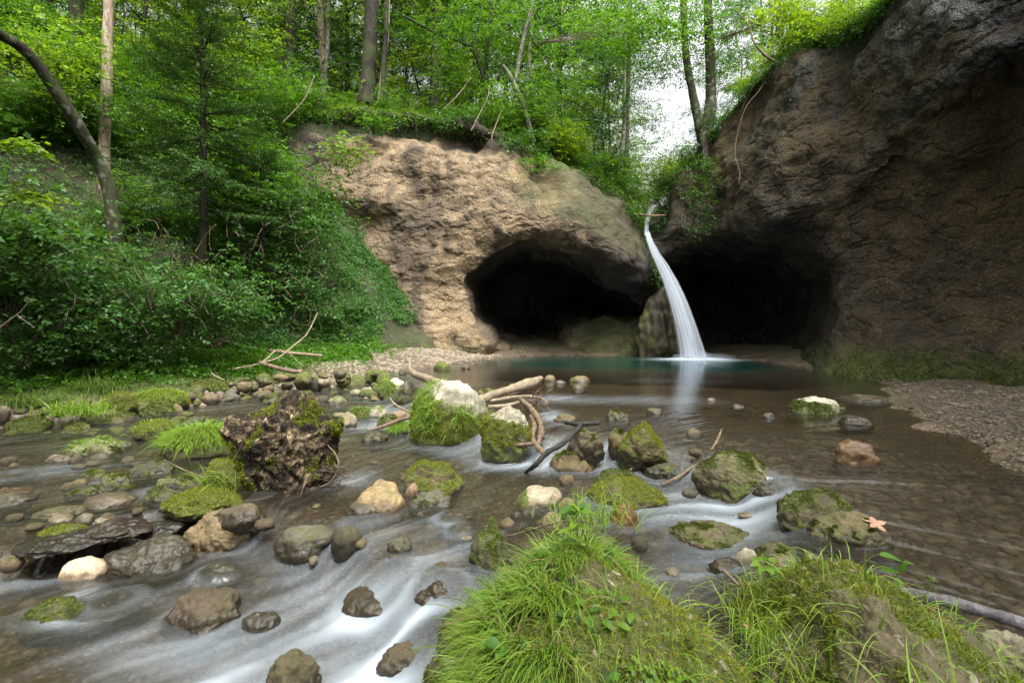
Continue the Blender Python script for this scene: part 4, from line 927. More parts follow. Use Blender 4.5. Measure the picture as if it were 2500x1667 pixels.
dress(mB, VB, FB, mmB, R(12), gB, 5200, 190, .105, 'right')
def ground_leaves(V, Fq, rg, n, msk, L, label, mat, up=.02):
    Pn, Nn = scatter(V, Fq, n, rg, msk); Nn = Nn*np.sign(Nn[:, 2:]+1e-6); d = rg.normal(size=(n, 3)); d = nrm(np.cross(Nn, d)+.25*Nn)
    l = L*rg.uniform(.5, 1.3, n); v, f, _ = leafgeo(Pn+Nn*up*rg.rand(n, 1), d, Nn+.4*rg.normal(size=(n, 3)), l, l*.85, 5, .3, .15)
    tag(obj('ground_cover', mesh('ground_cover', v, f, dict(tint=np.repeat(rg.rand(n), 15))), mat), label, 'plants', kind='stuff')
ground_leaves(VA, FA, R(21), 1500, (VA[:, 2] > -.1)*sst(.25, .45, VA[:, 0])*sst(1.75, 1.45, VA[:, 1])*sst(-.2, .1, fbm(VA*5, 2)), .016, 'pale green liverwort leaves on the right flank of the grassy mound', M['leaf_y'])
ground_leaves(VA, FA, R(22), 420, gA(VA), .034, 'broad clover leaves scattered through the grass of the mound', M['leaf'], .07)
ground_leaves(VB, FB, R(23), 700, (VB[:, 2] > -.1)*sst(1.5, 1.35, VB[:, 1]), .018, 'small round leaves at the foot of the right mound', M['leaf_y'])
# long arching blades at the lower right
def arch(name, label, n, c, spread, L, seed, dirs, mat, wd=.003):
    rg = R(seed); Pn = np.array(c)+rg.normal(size=(n, 3))*np.array(spread); v, f, t = blades(Pn, np.tile([0, 0, 1.], (n, 1)), rg, L, wd, .9, segs=9, dirs=np.array(dirs, float), tint=(.6, .25))
    return tag(obj(name, mesh(name, v, f, dict(tint=t)), mat), label, 'grass')
arch('grass_clump', 'long arching grass blades leaning over the lower right mound', 60, (1.35, 1.32, .08), (.22, .06, .03), .42, 31, (.6, .2, 0), M['grass'], .0032)
arch('grass_clump', 'loose grass blades at the lower right corner of the photo', 40, (1.62, 1.40, 0), (.12, .08, .03), .30, 32, (.1, .3, 0), M['grass_d'])
arch('grass_clump', 'thin upright grass growing between the two mounds', 130, (1.0, 1.95, .0), (.05, .16, .03), .26, 33, (-.2, -.2, 0), M['grass'], .0022)
arch('grass_clump', 'upright grass tuft on the crest of the left mound', 150, (.36, 2.30, .36), (.12, .07, .02), .16, 34, (.1, .1, 0), M['grass'], .0022)

def seedhead(px, py, D, h, label, seed, n=260):
    rg = R(seed); base = P(px, py, D); top = base+np.array([.02, 0, h]); st = tube([base, (base+top)/2+np.array([.01, 0, 0]), top], [.0015, .001, .0005], 5)
    t = rg.rand(n)**.8; r = (1-t)*.055+.006; a = rg.rand(n)*2*PI; p = base+(top-base)*(.45+.55*t)[:, None]+np.stack([np.cos(a)*r, np.sin(a)*r*.7, .3*r+0*a], -1)
    v, f, tt = tufts(p, nrm(p-(base+(top-base)*(.45+.55*t)[:, None])), rg, .006, .35)
    e = empty('grass_stalk', base); tag(e, label, 'grass')
    v0, f0, _ = cat([(st[0]-base, st[1], .5)]); obj('stem', mesh('stem', v0, f0, dict(tint=np.full(len(v0), .6))), M['grass'], e)
    obj('seed_head', mesh('seed_head', v-base, f, dict(tint=tt)), M['leaf_y'], e)
seedhead(1190, 1425, 2.05, .28, 'flowering grass stalk in front of the pyramid shaped stone', 41)
seedhead(1130, 1500, 1.9, .10, 'short drooping grass flower at the left edge of the mound', 42, 90)
seedhead(1395, 1300, 2.4, .22, 'faint grass flower rising behind the nettle', 43, 120)
seedhead(2260, 1460, 2.2, .10, 'tiny feathery sprig over the sunken log', 44, 60)

def plant(label, base, stem, leaves, cat_='plant', name='leafy_plant', mat='leaf_y', serr=.18, r=.0022):
    e = empty(name, base); tag(e, label, cat_); base = np.array(base)
    v, f, _ = cat([tube(np.array(s_)-base, [r, r*.8, r*.5][:len(s_)] if len(s_) <= 3 else r, 6, 1, .02) for s_ in stem]); obj('stem', mesh('stem', v, f), M['root'], e)
    for (p, d, L, Wd) in leaves:
        v, f, _ = leafgeo(np.array([p])-base, np.array([d], float), np.array([[0, -.25, 1.]]), L, Wd, 11, .22, .3, serr)
        obj('leaf', mesh('leaf', v, f, dict(tint=np.full(len(v), random.Random(len(v)+p[0]).random()))), M[mat], e)
D = 2.0; b0 = P(1412, 1425, D); tp = P(1405, 1236, D)
lv = []
for (h, az, L) in [(.55, 170, .055), (.52, 350, .03), (.70, 185, .060), (.72, 20, .045), (.80, 250, .050), (.90, 150, .055), (.93, 10, .06), (.97, 60, .045), (.98, 200, .05), (1.0, 280, .035), (1.0, 110, .03), (.62, 280, .04)]:
    a = math.radians(az); lv.append((b0+(tp-b0)*h, (math.cos(a), math.sin(a)*.6-.25, .15), L*1.35, L*.68))
plant('tall green nettle standing on the crest of the left mound', b0, [[b0, (b0+tp)/2+np.array([.006, 0, 0]), tp]], lv)
D = 2.25; b0 = P(2193, 1455, D); tp = P(2182, 1372, D)
plant('young plant with three toothed leaves beside the sunken log', b0, [[b0, P(2190, 1410, D), tp], [P(2190, 1410, D), P(2200, 1390, D), P(2206, 1372, D)]],
      [(P(2150, 1356, D), (1, .05, -.1), .115, .055), (P(2152, 1392, D), (1, 0, .05), .09, .045), (P(2198, 1398, D), (.2, -.2, 1), .06, .03), (P(2206, 1374, D), (1, 0, .1), .05, .025), (P(2175, 1408, D), (.7, -.5, -.3), .06, .045)], mat='leaf')
D = 2.12; b0 = P(1868, 1420, D); tp = P(1866, 1368, D)
plant('cluster of small three part leaves at the head of the gap between the mounds', b0, [[b0, tp]], [(tp+np.array([.02*math.cos(a), .02*math.sin(a), -.004*k]), (math.cos(a), math.sin(a), .05), .042, .036) for k, a in enumerate(np.linspace(0, 5.6, 8))])
D = 1.75; b0 = P(1480, 1475, D); tp = P(1478, 1440, D)
plant('low bright leaves in the grass in front of the nettle', b0, [[b0, tp]], [(tp+np.array([.05*(k % 4-1.5), -.01*k, -.006*k]), (math.cos(a), math.sin(a)-.4, .0), .045, .032) for k, a in enumerate(np.linspace(.3, 6, 11))])
D = 1.6; b0 = P(1213, 1600, D); tp = P(1210, 1560, D)
plant('three broad leaves low in the grass at the bottom left of the mound', b0, [[b0, tp]], [(tp+np.array([.03*(k-1), -.01, -.01*k]), (math.cos(a), math.sin(a)-.4, .0), .05, .042) for k, a in enumerate((0, 2, 4))], mat='leaf', serr=.05)

def dead_leaf(px, py, D, s, label, col=0, rz=0., tilt=.2, lobes=5):
    g = P(px, py, D); n = 60; a = np.linspace(0, 2*PI, n, endpoint=False); rr = s*(.42+.58*np.abs(np.cos(a*lobes/2))**1.7+.10*np.abs(np.cos(a*lobes*1.5)))*(1-.45*np.exp(-((a-PI)/.3)**2))
    ring = np.stack([rr*np.cos(a), rr*np.sin(a), .10*s*np.sin(2*a+1)], -1); half = ring*.5+np.array([0, 0, .05*s]); V = np.r_[np.zeros((1, 3)), half, ring]
    i = np.arange(n); j = (i+1) % n; Fs = [np.stack([0*i, 1+i, 1+j], -1), np.stack([1+i, 1+n+i, 1+n+j, 1+j], -1)]
    o = obj('dead_leaf', mesh('dead_leaf', V, Fs, dict(tint=np.full(len(V), col))), M['dry'], loc=g+np.array([0, 0, s*.1]), rot=(tilt+.1, 0, rz)); tag(o, label, 'leaf')
dead_leaf(2136, 1279, BP[[i for i, b in enumerate(BO) if 'dry maple' in b[7]][0]][1]-.10, .060, 'dry pinkish maple leaf lying on the nearer slab at the pool lip', 1.)
dead_leaf(2195, 1525, 1.80, .022, 'small pink brown leaf on top of the right mound', 1., 1)
dead_leaf(1823, 1527, 1.78, .016, 'orange brown leaf scrap in the grass between the mounds', .2, 2)
dead_leaf(1556, 1640, 1.45, .02, 'curled brown leaf in the grass at the bottom edge', .1, 2, 1.0)
dead_leaf(2050, 1257, 3.30, .018, 'small yellow leaf on the nearer slab', .6, .4)
dead_leaf(1996, 1207, 3.72, .022, 'yellow and red leaf on the farther slab', .5, .9)

# ------------------------------------------------------------------ driftwood
def wood(name, label, segs, mat, cat_='branch', rough=.10, ns=9, extra=None):
    parts = [tube([P(a, b_, d) for a, b_, d in pts], [r/F*np.mean([q[2] for q in pts])/2 for r in rad], ns, k+len(label), rough) for k, (pts, rad) in enumerate(segs)]
    v, f, t = cat(parts); o = obj(name, mesh(name, v, f, dict(tint=np.full(len(v), .5))), M[mat]); tag(o, label, cat_); return o
wood('driftwood_log', 'thick bleached driftwood log with a broken split end pointing right over the pool', [([(1165, 978, 6.9), (1244, 950, 7.3), (1290, 936, 7.6), (1322, 922, 7.8)], [20, 21, 24, 13]), ([(1285, 944, 7.6), (1305, 938, 7.7), (1322, 931, 7.8)], [16, 12, 2])], 'drift', 'log', .16, 14)
wood('driftwood_log', 'pale peeled trunk leaning from the gravel spit down to the largest mossy boulder', [([(1002, 872, 9.2), (1000, 893, 8.9), (1008, 911, 8.5), (1042, 924, 7.9), (1082, 940, 7.3)], [3, 6, 17, 19, 18])], 'drift', 'log', .10, 12)
wood('driftwood_branch', 'slim bleached branch lying under the split log', [([(1195, 979, 7.0), (1250, 970, 7.2), (1292, 968, 7.3), (1325, 974, 7.4), (1332, 985, 7.4)], [8, 9, 8, 6, 3])], 'drift')
wood('driftwood_branch', 'short pale branch just above the bleached boulder top', [([(1192, 993, 6.7), (1238, 990, 6.8), (1274, 980, 6.9)], [9, 10, 8])], 'drift')
wood('driftwood_branch', 'thin weathered branch tucked behind the split log', [([(1222, 967, 7.5), (1262, 960, 7.6), (1298, 953, 7.7)], [7, 8, 5])], 'drift_b')
wood('driftwood_branch', 'forked barked branch running down from the log jam to the black branch', [([(1270, 974, 6.9), (1298, 1000, 6.6), (1314, 1024, 6.1), (1324, 1046, 5.8)], [12, 17, 15, 9]), ([(1296, 1016, 6.2), (1305, 1041, 5.8), (1299, 1063, 5.4), (1308, 1085, 5.2), (1328, 1108, 5.0)], [11, 13, 13, 12, 14])], 'drift_y')
wood('driftwood_branch', 'knot of dark bark hanging on the forked branch', [([(1316, 1030, 5.7), (1322, 1050, 5.6), (1316, 1075, 5.4), (1312, 1088, 5.3)], [8, 16, 14, 4]), ([(1318, 1056, 6.2), (1331, 1050, 6.2)], [5, 2])], 'drift_b', rough=.4)
wood('black_branch', 'black wet forked branch standing in the rapids', [([(1381, 1031, 5.3), (1412, 1035, 5.2), (1462, 1032, 5.3)], [9, 11, 10]), ([(1420, 1033, 5.2), (1398, 1060, 4.9), (1372, 1084, 4.75), (1335, 1105, 4.7), (1308, 1134, 4.7), (1276, 1157, 4.95)], [10, 12, 12, 13, 13, 5])], 'drift_k', rough=.16)
wood('twig', 'thin brown stick slanting into the little white fall', [([(1186, 1113, 5.25), (1225, 1100, 5.2), (1258, 1087, 5.2), (1300, 1083, 5.2)], [2.5, 4, 10, 9])], 'drift_b')
wood('twig', 'grey forked twig rising left of the largest mossy boulder', [([(952, 971, 7.0), (966, 988, 6.9), (1006, 1010, 6.6)], [3, 5, 6])], 'drift')
wood('driftwood_branch', 'long grey branch propped on small stones left of the largest mossy boulder', [([(896, 1050, 6.0), (926, 1044, 6.1), (964, 1029, 6.3), (1008, 1016, 6.5)], [5, 9, 11, 10])], 'drift_b')
wood('stick', 'reddish stick standing up out of the water in midstream', [([(1762, 1048, 5.4), (1748, 1080, 5.2), (1728, 1108, 5.0), (1690, 1140, 4.8), (1650, 1168, 4.6), (1616, 1182, 4.5)], [5, 7, 7, 8, 8, 5])], 'drift_y')
wood('twig', 'pale thin twig on the dark rock in midstream', [([(1534, 1149, 4.9), (1570, 1126, 5.0), (1606, 1107, 5.1), (1624, 1112, 5.1)], [4, 4, 4, 4])], 'drift')
wood('branch', 'bare pale branch lying across the left bank grass', [([(566, 901, 10.5), (636, 886, 11), (671, 857, 11.5), (690, 855, 11.5)], [3, 4, 4, 2]), ([(636, 886, 11), (679, 873, 11.3), (718, 843, 11.8), (750, 814, 12.2), (775, 764, 12.8)], [3.5, 4, 4, 3, 2]), ([(700, 855, 11.5), (730, 885, 11.3), (745, 895, 11.3)], [1.6, 1.6, 1])], 'drift')
wood('driftwood_log', 'grey log on the left bank under the bare branch', [([(632, 884, 11), (696, 903, 10.8), (738, 908, 10.8)], [8, 11, 9])], 'drift_b', 'log')
wood('driftwood_log', 'pale log lying at the foot of the left slope', [([(655, 856, 13), (720, 863, 12.8), (786, 868, 12.6)], [7, 9, 6])], 'drift', 'log')
wood('twig', 'bare pale twig sticking in from the left edge', [([(-10, 806, 7), (46, 764, 7), (75, 730, 7)], [4, 3, 2]), ([(40, 768, 7), (85, 800, 7)], [2.4, 1.5])], 'drift')
wood('sunken_log', 'long grey log half under the shallow water behind the right mound', [([(2150, 1438, 2.29), (2230, 1450, 2.25), (2320, 1468, 2.22), (2420, 1498, 2.15), (2560, 1540, 2.05)], [16, 26, 28, 28, 32])], 'drift_g', 'log', .07, 14)
wood('twig', 'thin arching twig reaching from the pyramid stone over the nettle', [([(1224, 1313, 2.7), (1276, 1299, 2.6), (1348, 1278, 2.5), (1401, 1270, 2.45), (1462, 1278, 2.4)], [4, 5, 5, 4, 3])], 'root')
wood('twig', 'violet brown stick on the gravel under the stump', [([(566, 1229, 4.2), (624, 1220, 4.2), (668, 1210, 4.25)], [6, 6, 4])], 'drift_b')
wood('twig', 'thin green brown stem slanting down to the moss cushion left of the stump', [([(400, 1122, 4.9), (440, 1142, 4.8), (500, 1166, 4.6)], [3, 3, 2])], 'root')
wood('twig', 'short cut stick leaning in the grass left of the right mound', [([(1769, 1395, 2.3), (1785, 1410, 2.25), (1803, 1428, 2.2)], [9, 8, 8])], 'drift_y')
wood('twig', 'small pale stick beside the mossy flat boulder on the bank', [([(515, 910, 9.0), (530, 920, 9.0), (548, 928, 9.0)], [3, 4, 3])], 'drift')
rg = R(77)
for lab, (cx, cy, D), n, s in (('tangle of fine roots at the end of the log jam', (1310, 985, 7.2), 26, 38), ('tangle of thin dry roots at the right foot of the stump', (820, 1160, 4.4), 30, 42), ('bundle of brushwood at the foot of the left slope', (520, 840, 13.5), 26, 48)):
    parts = []
    for k in range(n):
        a = rg.rand()*6.28; x0, y0 = cx+rg.normal()*s*.35, cy+rg.normal()*s*.22; q = [(x0, y0, D+rg.normal()*.08)]
        for j in range(3): q.append((q[-1][0]+s*.33*math.cos(a)+rg.normal()*4, q[-1][1]+s*.2*math.sin(a)+rg.normal()*4, D+rg.normal()*.06)); a += rg.normal()*.5
        parts.append(tube([P(*z) for z in q], np.array([2.0, 1.7, 1.3, .7])/F*D/2*rg.uniform(.7, 1.6), 5, k, .05, 9))
    v, f, t = cat(parts); tag(obj('root_tangle', mesh('root_tangle', v, f), M['root' if D < 5 else 'drift_b']), lab, 'roots', kind='stuff')

# ------------------------------------------------------------------ the rotten stump
def stump():
    c = P(692, 1098, 4.62); D0, F0 = ico(6); r = np.ones(len(D0))
    def lobe(d, a, w_): 
        nonlocal r
        d = nrm(np.array(d, float)); r = r+a*np.exp(-((1-D0@d)/w_))
    lobe((.35, -.1, 1), .32, .05); lobe((.15, 0, 1), .25, .03); lobe((-.05, .1, 1), .22, .02); lobe((.95, 0, .55), .30, .03); lobe((-.9, -.2, .45), .22, .10); lobe((.2, -.3, -1), .28, .12); lobe((-.75, 0, -.5), -.12, .10); lobe((.9, -.2, -.7), .10, .08)
    bx_ = (np.abs(D0)**3.4).sum(1)**(-1/3.4); V = D0*(r*bx_)[:, None]*np.array([.345, .31, .345])
    V[:, 0] *= 1+.16*sst(-.35, .25, V[:, 2]); V[:, 0] += .03-.05*V[:, 2]
    sw = V*np.array([1.0, 1.0, .6])+.22*np.stack([perlin(V*2.4), perlin(V*2.4+9), perlin(V*2.4+19)], -1)
    rd = 1-np.abs(fbm(sw*5.0, 4, .55))*2.2
    V = V+D0*(.055*fbm(V*3.2, 4)+.045*rd+.016*fbm(V*19+2, 3, .7))[:, None]
    N = vnormals(V, F0); mo = np.clip(1.0*sst(.06, -.20, V[:, 0]-.35*V[:, 2]+.12*fbm(V*5, 2))*sst(.2, -.3, V[:, 2])+.75*sst(.22, .42, fbm(V*5+3, 3)), 0, 1)
    e = empty('tree_stump', (c[0], c[1], 0)); tag(e, 'rotten black and moss patched tree stump standing upright in the stream', 'stump')
    V2 = V+np.array([0, 0, c[2]])
    obj('wood', mesh('wood', V2, F0, dict(moss=mo)), M['stump'], e)
    rg = R(9); Pn, Nn = scatter(V2, F0, 14000, rg, sst(.4, .7, mo)); v, f, t = tufts(Pn, Nn, rg, .013, .35); obj('moss', mesh('moss', v, f, dict(tint=t)), M['moss'], e)
    Pn, Nn = scatter(V2, F0, 2200, rg, 1-mo); v, f, t = tufts(Pn, Nn, rg, .010, .5, 1.6); obj('bark_flakes', mesh('bark_flakes', v, f, dict(tint=t)), M['drift_b'], e)
    off = np.array([c[0], c[1], 0])
    for k, (pts, rr) in enumerate([([(800, 1086, 4.4), (821, 1112, 4.35), (826, 1142, 4.3), (808, 1175, 4.3), (780, 1188, 4.3)], [3, 4, 4.5, 4, 3]), ([(752, 1164, 4.25), (740, 1190, 4.2), (730, 1232, 4.2)], [5, 5, 3]), ([(704, 1208, 4.2), (695, 1220, 4.2), (685, 1232, 4.15)], [3, 3, 2]),
                                   ([(790, 1150, 4.5), (835, 1140, 4.4), (862, 1132, 4.35)], [6, 4, 2]), ([(700, 960, 4.7), (694, 975, 4.7), (716, 968, 4.7), (722, 985, 4.7)], [10, 14, 8, 8]), ([(560, 1190, 4.5), (600, 1200, 4.45), (650, 1215, 4.4)], [8, 14, 16]), ([(770, 968, 4.75), (765, 990, 4.75), (740, 1000, 4.7)], [10, 26, 30])]):
        v, f, _ = cat([tube(np.array([P(*q) for q in pts])-off, np.array(rr)/F*4.4/2, 8, k, .3)]); obj('root', mesh('root', v, f), M['root' if k < 4 else 'stump'], e)
    arch('grass_clump', 'fine green grass blades at the left foot of the stump', 70, P(545, 1195, 4.35), (.10, .05, .02), .30, 35, (-.4, -.1, 0), M['grass'], .0035)
stump()

# ------------------------------------------------------------------ leaves
def sprays(C, dirs, L, n, leaf, rg, ratio=.55, droop=.2, spread=.8, jit=.35, updir=(0, 0, 1.)):
    m = len(C); d = nrm(np.asarray(dirs)); L = np.broadcast_to(L, (m,))[:, None, None]; leaf = np.broadcast_to(leaf, (m,))[:, None, None]
    t = np.linspace(.08, 1, n)[None, :, None]; sg = np.where(np.arange(n) % 2, 1., -1.)[None, :, None]
    up = nrm(np.array(updir)+jit*rg.normal(size=(m, 3)))[:, None]; d = d[:, None]; s = nrm(np.cross(d, up)); up = np.cross(s, d)
    p = C[:, None]+d*L*t-np.array([0, 0, 1])*droop*L*t*t+.05*L*rg.normal(size=(m, n, 3))
    ld = nrm(d*.55+s*sg*spread*(1-.6*t)+.28*rg.normal(size=(m, n, 3))); lu = nrm(up+jit*rg.normal(size=(m, n, 3))); ls = nrm(np.cross(ld, lu)); lu = np.cross(ls, ld)
    lf = leaf*rg.uniform(.6, 1.2, (m, n, 1)); w_ = lf*ratio*.5
    V = np.stack([p, p+ld*lf*.45+ls*w_-lu*lf*.05, p+ld*lf-lu*lf*.18, p+ld*lf*.45-ls*w_-lu*lf*.05], 2).reshape(-1, 3)
    tint = np.clip(np.repeat(np.clip(.5+.22*rg.normal(size=(m, 1)), 0, 1), n, 1)+.18*rg.normal(size=(m, n)), 0, 1)
    return V, np.arange(m*n*4).reshape(-1, 4), np.repeat(tint.ravel(), 4)
def rdir(n, rg, zs=.25):
    a = rg.rand(n)*2*PI; return nrm(np.stack([np.cos(a), np.sin(a), zs*rg.normal(size=n)], -1))
def tree_proto(seed, Ht, cb, cr, nlimb, nsp, leaf, r0, trunkbend=.25, nleaf=11, shape=1.0):
    rg = R(seed); hs = np.linspace(0, Ht, 7); ax = np.cumsum(rg.normal(size=(7, 2))*trunkbend*np.linspace(.2, 1, 7)[:, None], 0)-0; ax -= ax[0]
    trunk = np.c_[ax, hs]; parts = [tube(trunk, np.interp(hs, [0, .4, Ht], [r0*1.35, r0, r0*.15]), 10, seed, .06)]
    C, Dr = [], []
    for k in range(nlimb):
        h = cb+(Ht-cb)*(k+rg.rand())/nlimb; q = np.array([np.interp(h, hs, trunk[:, 0]), np.interp(h, hs, trunk[:, 1]), h]); a = k*2.4+rg.rand()
        rel = (h-cb)/(Ht-cb); Lm = cr*(.55+.6*math.sin(PI*min(rel*.9+.15, 1)))*rg.uniform(.7, 1.1); el = .15+.5*rel+rg.normal()*.12
        d = np.array([math.cos(a), math.sin(a), el]); d /= np.linalg.norm(d); pts = [q, q+d*Lm*.5+np.array([0, 0, .05*Lm]), q+d*Lm-np.array([0, 0, .12*Lm])]
        parts.append(tube(pts, [r0*.32*(1-.6*rel), r0*.18*(1-.6*rel), .008], 5, k, .05, 8))
        ns = int(nsp/nlimb); t = rg.uniform(.15, 1.08, ns)[:, None]; p = pts[0]*(1-t)**2+2*pts[1]*t*(1-t)+pts[2]*t*t
        p = p+rg.normal(size=(ns, 3))*np.array([.30, .30, .16])*cr*.55*(.3+t); C.append(p); Dr.append(nrm(d*np.array([1, 1, .1])+.8*rdir(ns, rg)))
    C = np.concatenate(C); Dr = np.concatenate(Dr)
    v, f, t = sprays(C, Dr, rg.uniform(.35, .75, len(C)), nleaf, leaf, rg); tv, tf, _ = cat(parts)
    return mesh('trunk', tv, tf), mesh('crown', v, f, dict(tint=t))
def shrub_proto(seed, Ht, sp, nst, nsp, leaf, r0=.015, nleaf=9, droop=.3):
    rg = R(seed); parts, C, Dr = [], [], []
    for k in range(nst):
        a = rg.rand()*6.28; l = Ht*rg.uniform(.7, 1.15); o = sp*rg.uniform(.4, 1); d = np.array([math.cos(a), math.sin(a), 0]); pts = [np.zeros(3), d*o*.35+np.array([0, 0, l*.6]), d*o+np.array([0, 0, l*(1-droop*rg.rand())])]
        parts.append(tube(pts, [r0, r0*.7, r0*.25], 5, k, .04, 9)); ns = int(nsp/nst); t = rg.uniform(.2, 1.05, ns)[:, None]
        p = pts[0]*(1-t)**2+2*pts[1]*t*(1-t)+pts[2]*t*t+rg.normal(size=(ns, 3))*np.array([.22, .22, .12])*sp; p[:, 2] = np.maximum(p[:, 2], .05); C.append(p); Dr.append(nrm(d*.6+rdir(ns, rg)))
    C = np.concatenate(C); Dr = np.concatenate(Dr); v, f, t = sprays(C, Dr, rg.uniform(.22, .5, len(C)), nleaf, leaf, rg); tv, tf, _ = cat(parts)
    return mesh('stems', tv, tf), mesh('foliage', v, f, dict(tint=t))
def place(name, protos, mats, loc, rz, sc, label, cat_, group=None, parts=('trunk', 'crown')):
    e = empty(name, loc, rz); e.scale = (sc,)*3 if not hasattr(sc, '__len__') else sc
    for me, mt, nm in zip(protos, mats, parts):
        o = bpy.data.objects.new(nm, me); COL.objects.link(o); o.parent = e
        if not me.materials: me.materials.append(M[mt])
    return tag(e, label, cat_, group)
def h2(x, y): return float(H2(np.array([x]), np.array([y]))[0])
T = [tree_proto(1, 17, 2.2, 3.3, 30, 2300, .115, .17), tree_proto(2, 15, 1.2, 2.8, 26, 2000, .115, .12), tree_proto(3, 19, 4.5, 3.8, 30, 2300, .125, .22), tree_proto(4, 10, .5, 2.2, 20, 1500, .10, .06, .35)]
TY = [tree_proto(5, 14, .8, 3.0, 26, 1900, .12, .10), tree_proto(6, 11, .3, 2.6, 22, 1600, .11, .08, .35)]
S = [shrub_proto(11, 1.9, 1.2, 14, 520, .085), shrub_proto(12, 1.4, 1.3, 12, 430, .075, droop=.6), shrub_proto(13, 2.6, 1.4, 16, 700, .095)]
SB = [shrub_proto(14, 2.2, 1.9, 18, 560, .115, droop=.5, nleaf=8), shrub_proto(15, 1.3, 1.3, 12, 300, .10, droop=.6, nleaf=8)]
SY = [shrub_proto(16, 1.6, 1.2, 12, 480, .09), shrub_proto(17, 1.0, .9, 10, 320, .075, droop=.7)]
rg = R(101)
# wood behind the central cliff and on the left hillside
n_ = 0
zones = [(-150, 600, 20, 48, 40, 'left'), (600, 1050, 23, 56, 34, 'mid'), (1050, 1540, 24, 56, 28, 'right')]
LB = {'left': 'leafy tree in the dark wood on the left hillside behind the spruce', 'mid': 'backlit leafy tree in the wood above the left half of the cliff', 'right': 'slender leafy tree in the open wood above the right half of the cliff'}
for a, b_, d0, d1, n, z in zones:
    for k in range(n):
        px = a+(b_-a)*(k+rg.rand())/n; D = d0+(d1-d0)*((k*.618) % 1); x = (px-1250)/F*D
        pr = T[rg.randint(4)] if rg.rand() < (.45 if z == 'left' else .6) else TY[rg.randint(2)]
        y_ = pr in TY
        tone = 'bright yellow green' if y_ else ('dark green' if z == 'left' else 'fresh green'); dist = 'nearer' if D < 30 else ('farther' if D < 40 else 'farthest')
        zb = {'left': ['left of the pale trunk', 'between the pale trunk and the spruce', 'right of the spruce'][0 if px < 230 else (1 if px < 460 else 2)], 'mid': ['left of the massive trunk', 'right of the massive trunk'][int(px > 900)], 'right': ['left of the crooked mossy tree', 'right of the crooked mossy tree'][int(px > 1280)]}[z]
        LB[z] = '%s leafy tree, %s row, %s' % (tone, dist, zb)
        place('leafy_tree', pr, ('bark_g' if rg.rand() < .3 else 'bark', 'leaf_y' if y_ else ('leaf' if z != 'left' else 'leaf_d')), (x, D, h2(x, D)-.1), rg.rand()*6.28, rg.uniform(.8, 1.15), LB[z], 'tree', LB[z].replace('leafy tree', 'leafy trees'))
for k, (px, D, i) in enumerate([(1755, 30, 3), (1800, 36, 1), (1870, 30, 0), (1960, 27, 3), (2060, 24, 3), (1480, 27, 3)]):
    x = (px-1250)/F*D
    place('leafy_tree', T[i], ('bark', 'leaf'), (x, D, h2(x, D)-.1), k*1.3, .8 if px > 1560 else .9, 'leafy tree in the little valley behind the notch', 'tree', 'trees in the valley behind the notch')
for k, (x, y, z, sc) in enumerate([(-8, 1.5, 0, .95), (-11, 4, 1.0, 1.0), (-14, 8, 5, .9), (-7, -3, 0, 1.0), (-4.5, -6.5, 0, 1.05), (-1.0, -8.5, 0, 1.0), (3, -7.5, 0, 1.0), (6.5, -4.5, 0, 1.05), (8, -.5, 0, 1.0), (9.5, 3.2, .5, 1.0), (-10, -1, .5, 1.1), (-3, -11, 0, 1.1), (5, -11, 0, 1.1), (10, -6, 0, 1.1), (-13, -5, 1, 1.2), (13, 2, 3, 1.1), (-16, 2, 4, 1.1), (0, -14, 0, 1.2)]):  # unseen trees added around the camera to cut skylight on the stream
    place('leafy_tree', T[(k*2) % 3], ('bark', 'leaf'), (x, y, z-.2), k*1.9, sc, 'tall unseen leafy tree added to shade the stream behind the viewpoint', 'tree', 'unseen trees added to shade the stream behind the viewpoint')
# understorey along the cliff top and the back of the plateau
for k in range(46):
    px = 640+930*(k+rg.rand())/46; D = rg.uniform(21.4, 24.5); x = (px-1250)/F*D
    pr, mt = [(S[rg.randint(3)], 'leaf'), (SY[rg.randint(2)], 'leaf_y')][int(rg.rand() < .4)]
    zb = ['left of the massive trunk', 'just right of the massive trunk', 'over the middle of the cliff', 'near the crooked mossy tree', 'above the right shoulder'][int(np.searchsorted([880, 1050, 1200, 1350], px))]; lb = '%s shrub on the cliff top, %s, %s' % ('yellow green' if mt == 'leaf_y' else 'green', 'at the edge' if D < 22.8 else 'set back', zb)
    place('shrub', pr, ('root', mt), (x, D, h2(x, D)-.1), rg.rand()*6.28, rg.uniform(.6, 1.05), lb, 'shrub', lb.replace('shrub', 'shrubs', 1), ('stems', 'foliage'))
for k in range(76):
    px = -120+820*((k*.618) % 1); D = 13.8+9*((k*.37) % 1); x = (px-1250)/F*D
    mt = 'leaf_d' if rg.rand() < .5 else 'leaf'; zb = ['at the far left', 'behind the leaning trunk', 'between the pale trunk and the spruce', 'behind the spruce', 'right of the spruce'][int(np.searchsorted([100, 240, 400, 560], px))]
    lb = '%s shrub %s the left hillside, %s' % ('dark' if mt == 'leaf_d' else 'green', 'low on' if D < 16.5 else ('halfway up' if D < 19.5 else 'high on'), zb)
    place('shrub', S[rg.randint(3)], ('root', mt), (x, D, h2(x, D)-.1), rg.rand()*6.28, rg.uniform(.7, 1.25)*(.75 if D < 16 else 1), lb, 'shrub', lb.replace('shrub', 'shrubs', 1), ('stems', 'foliage'))
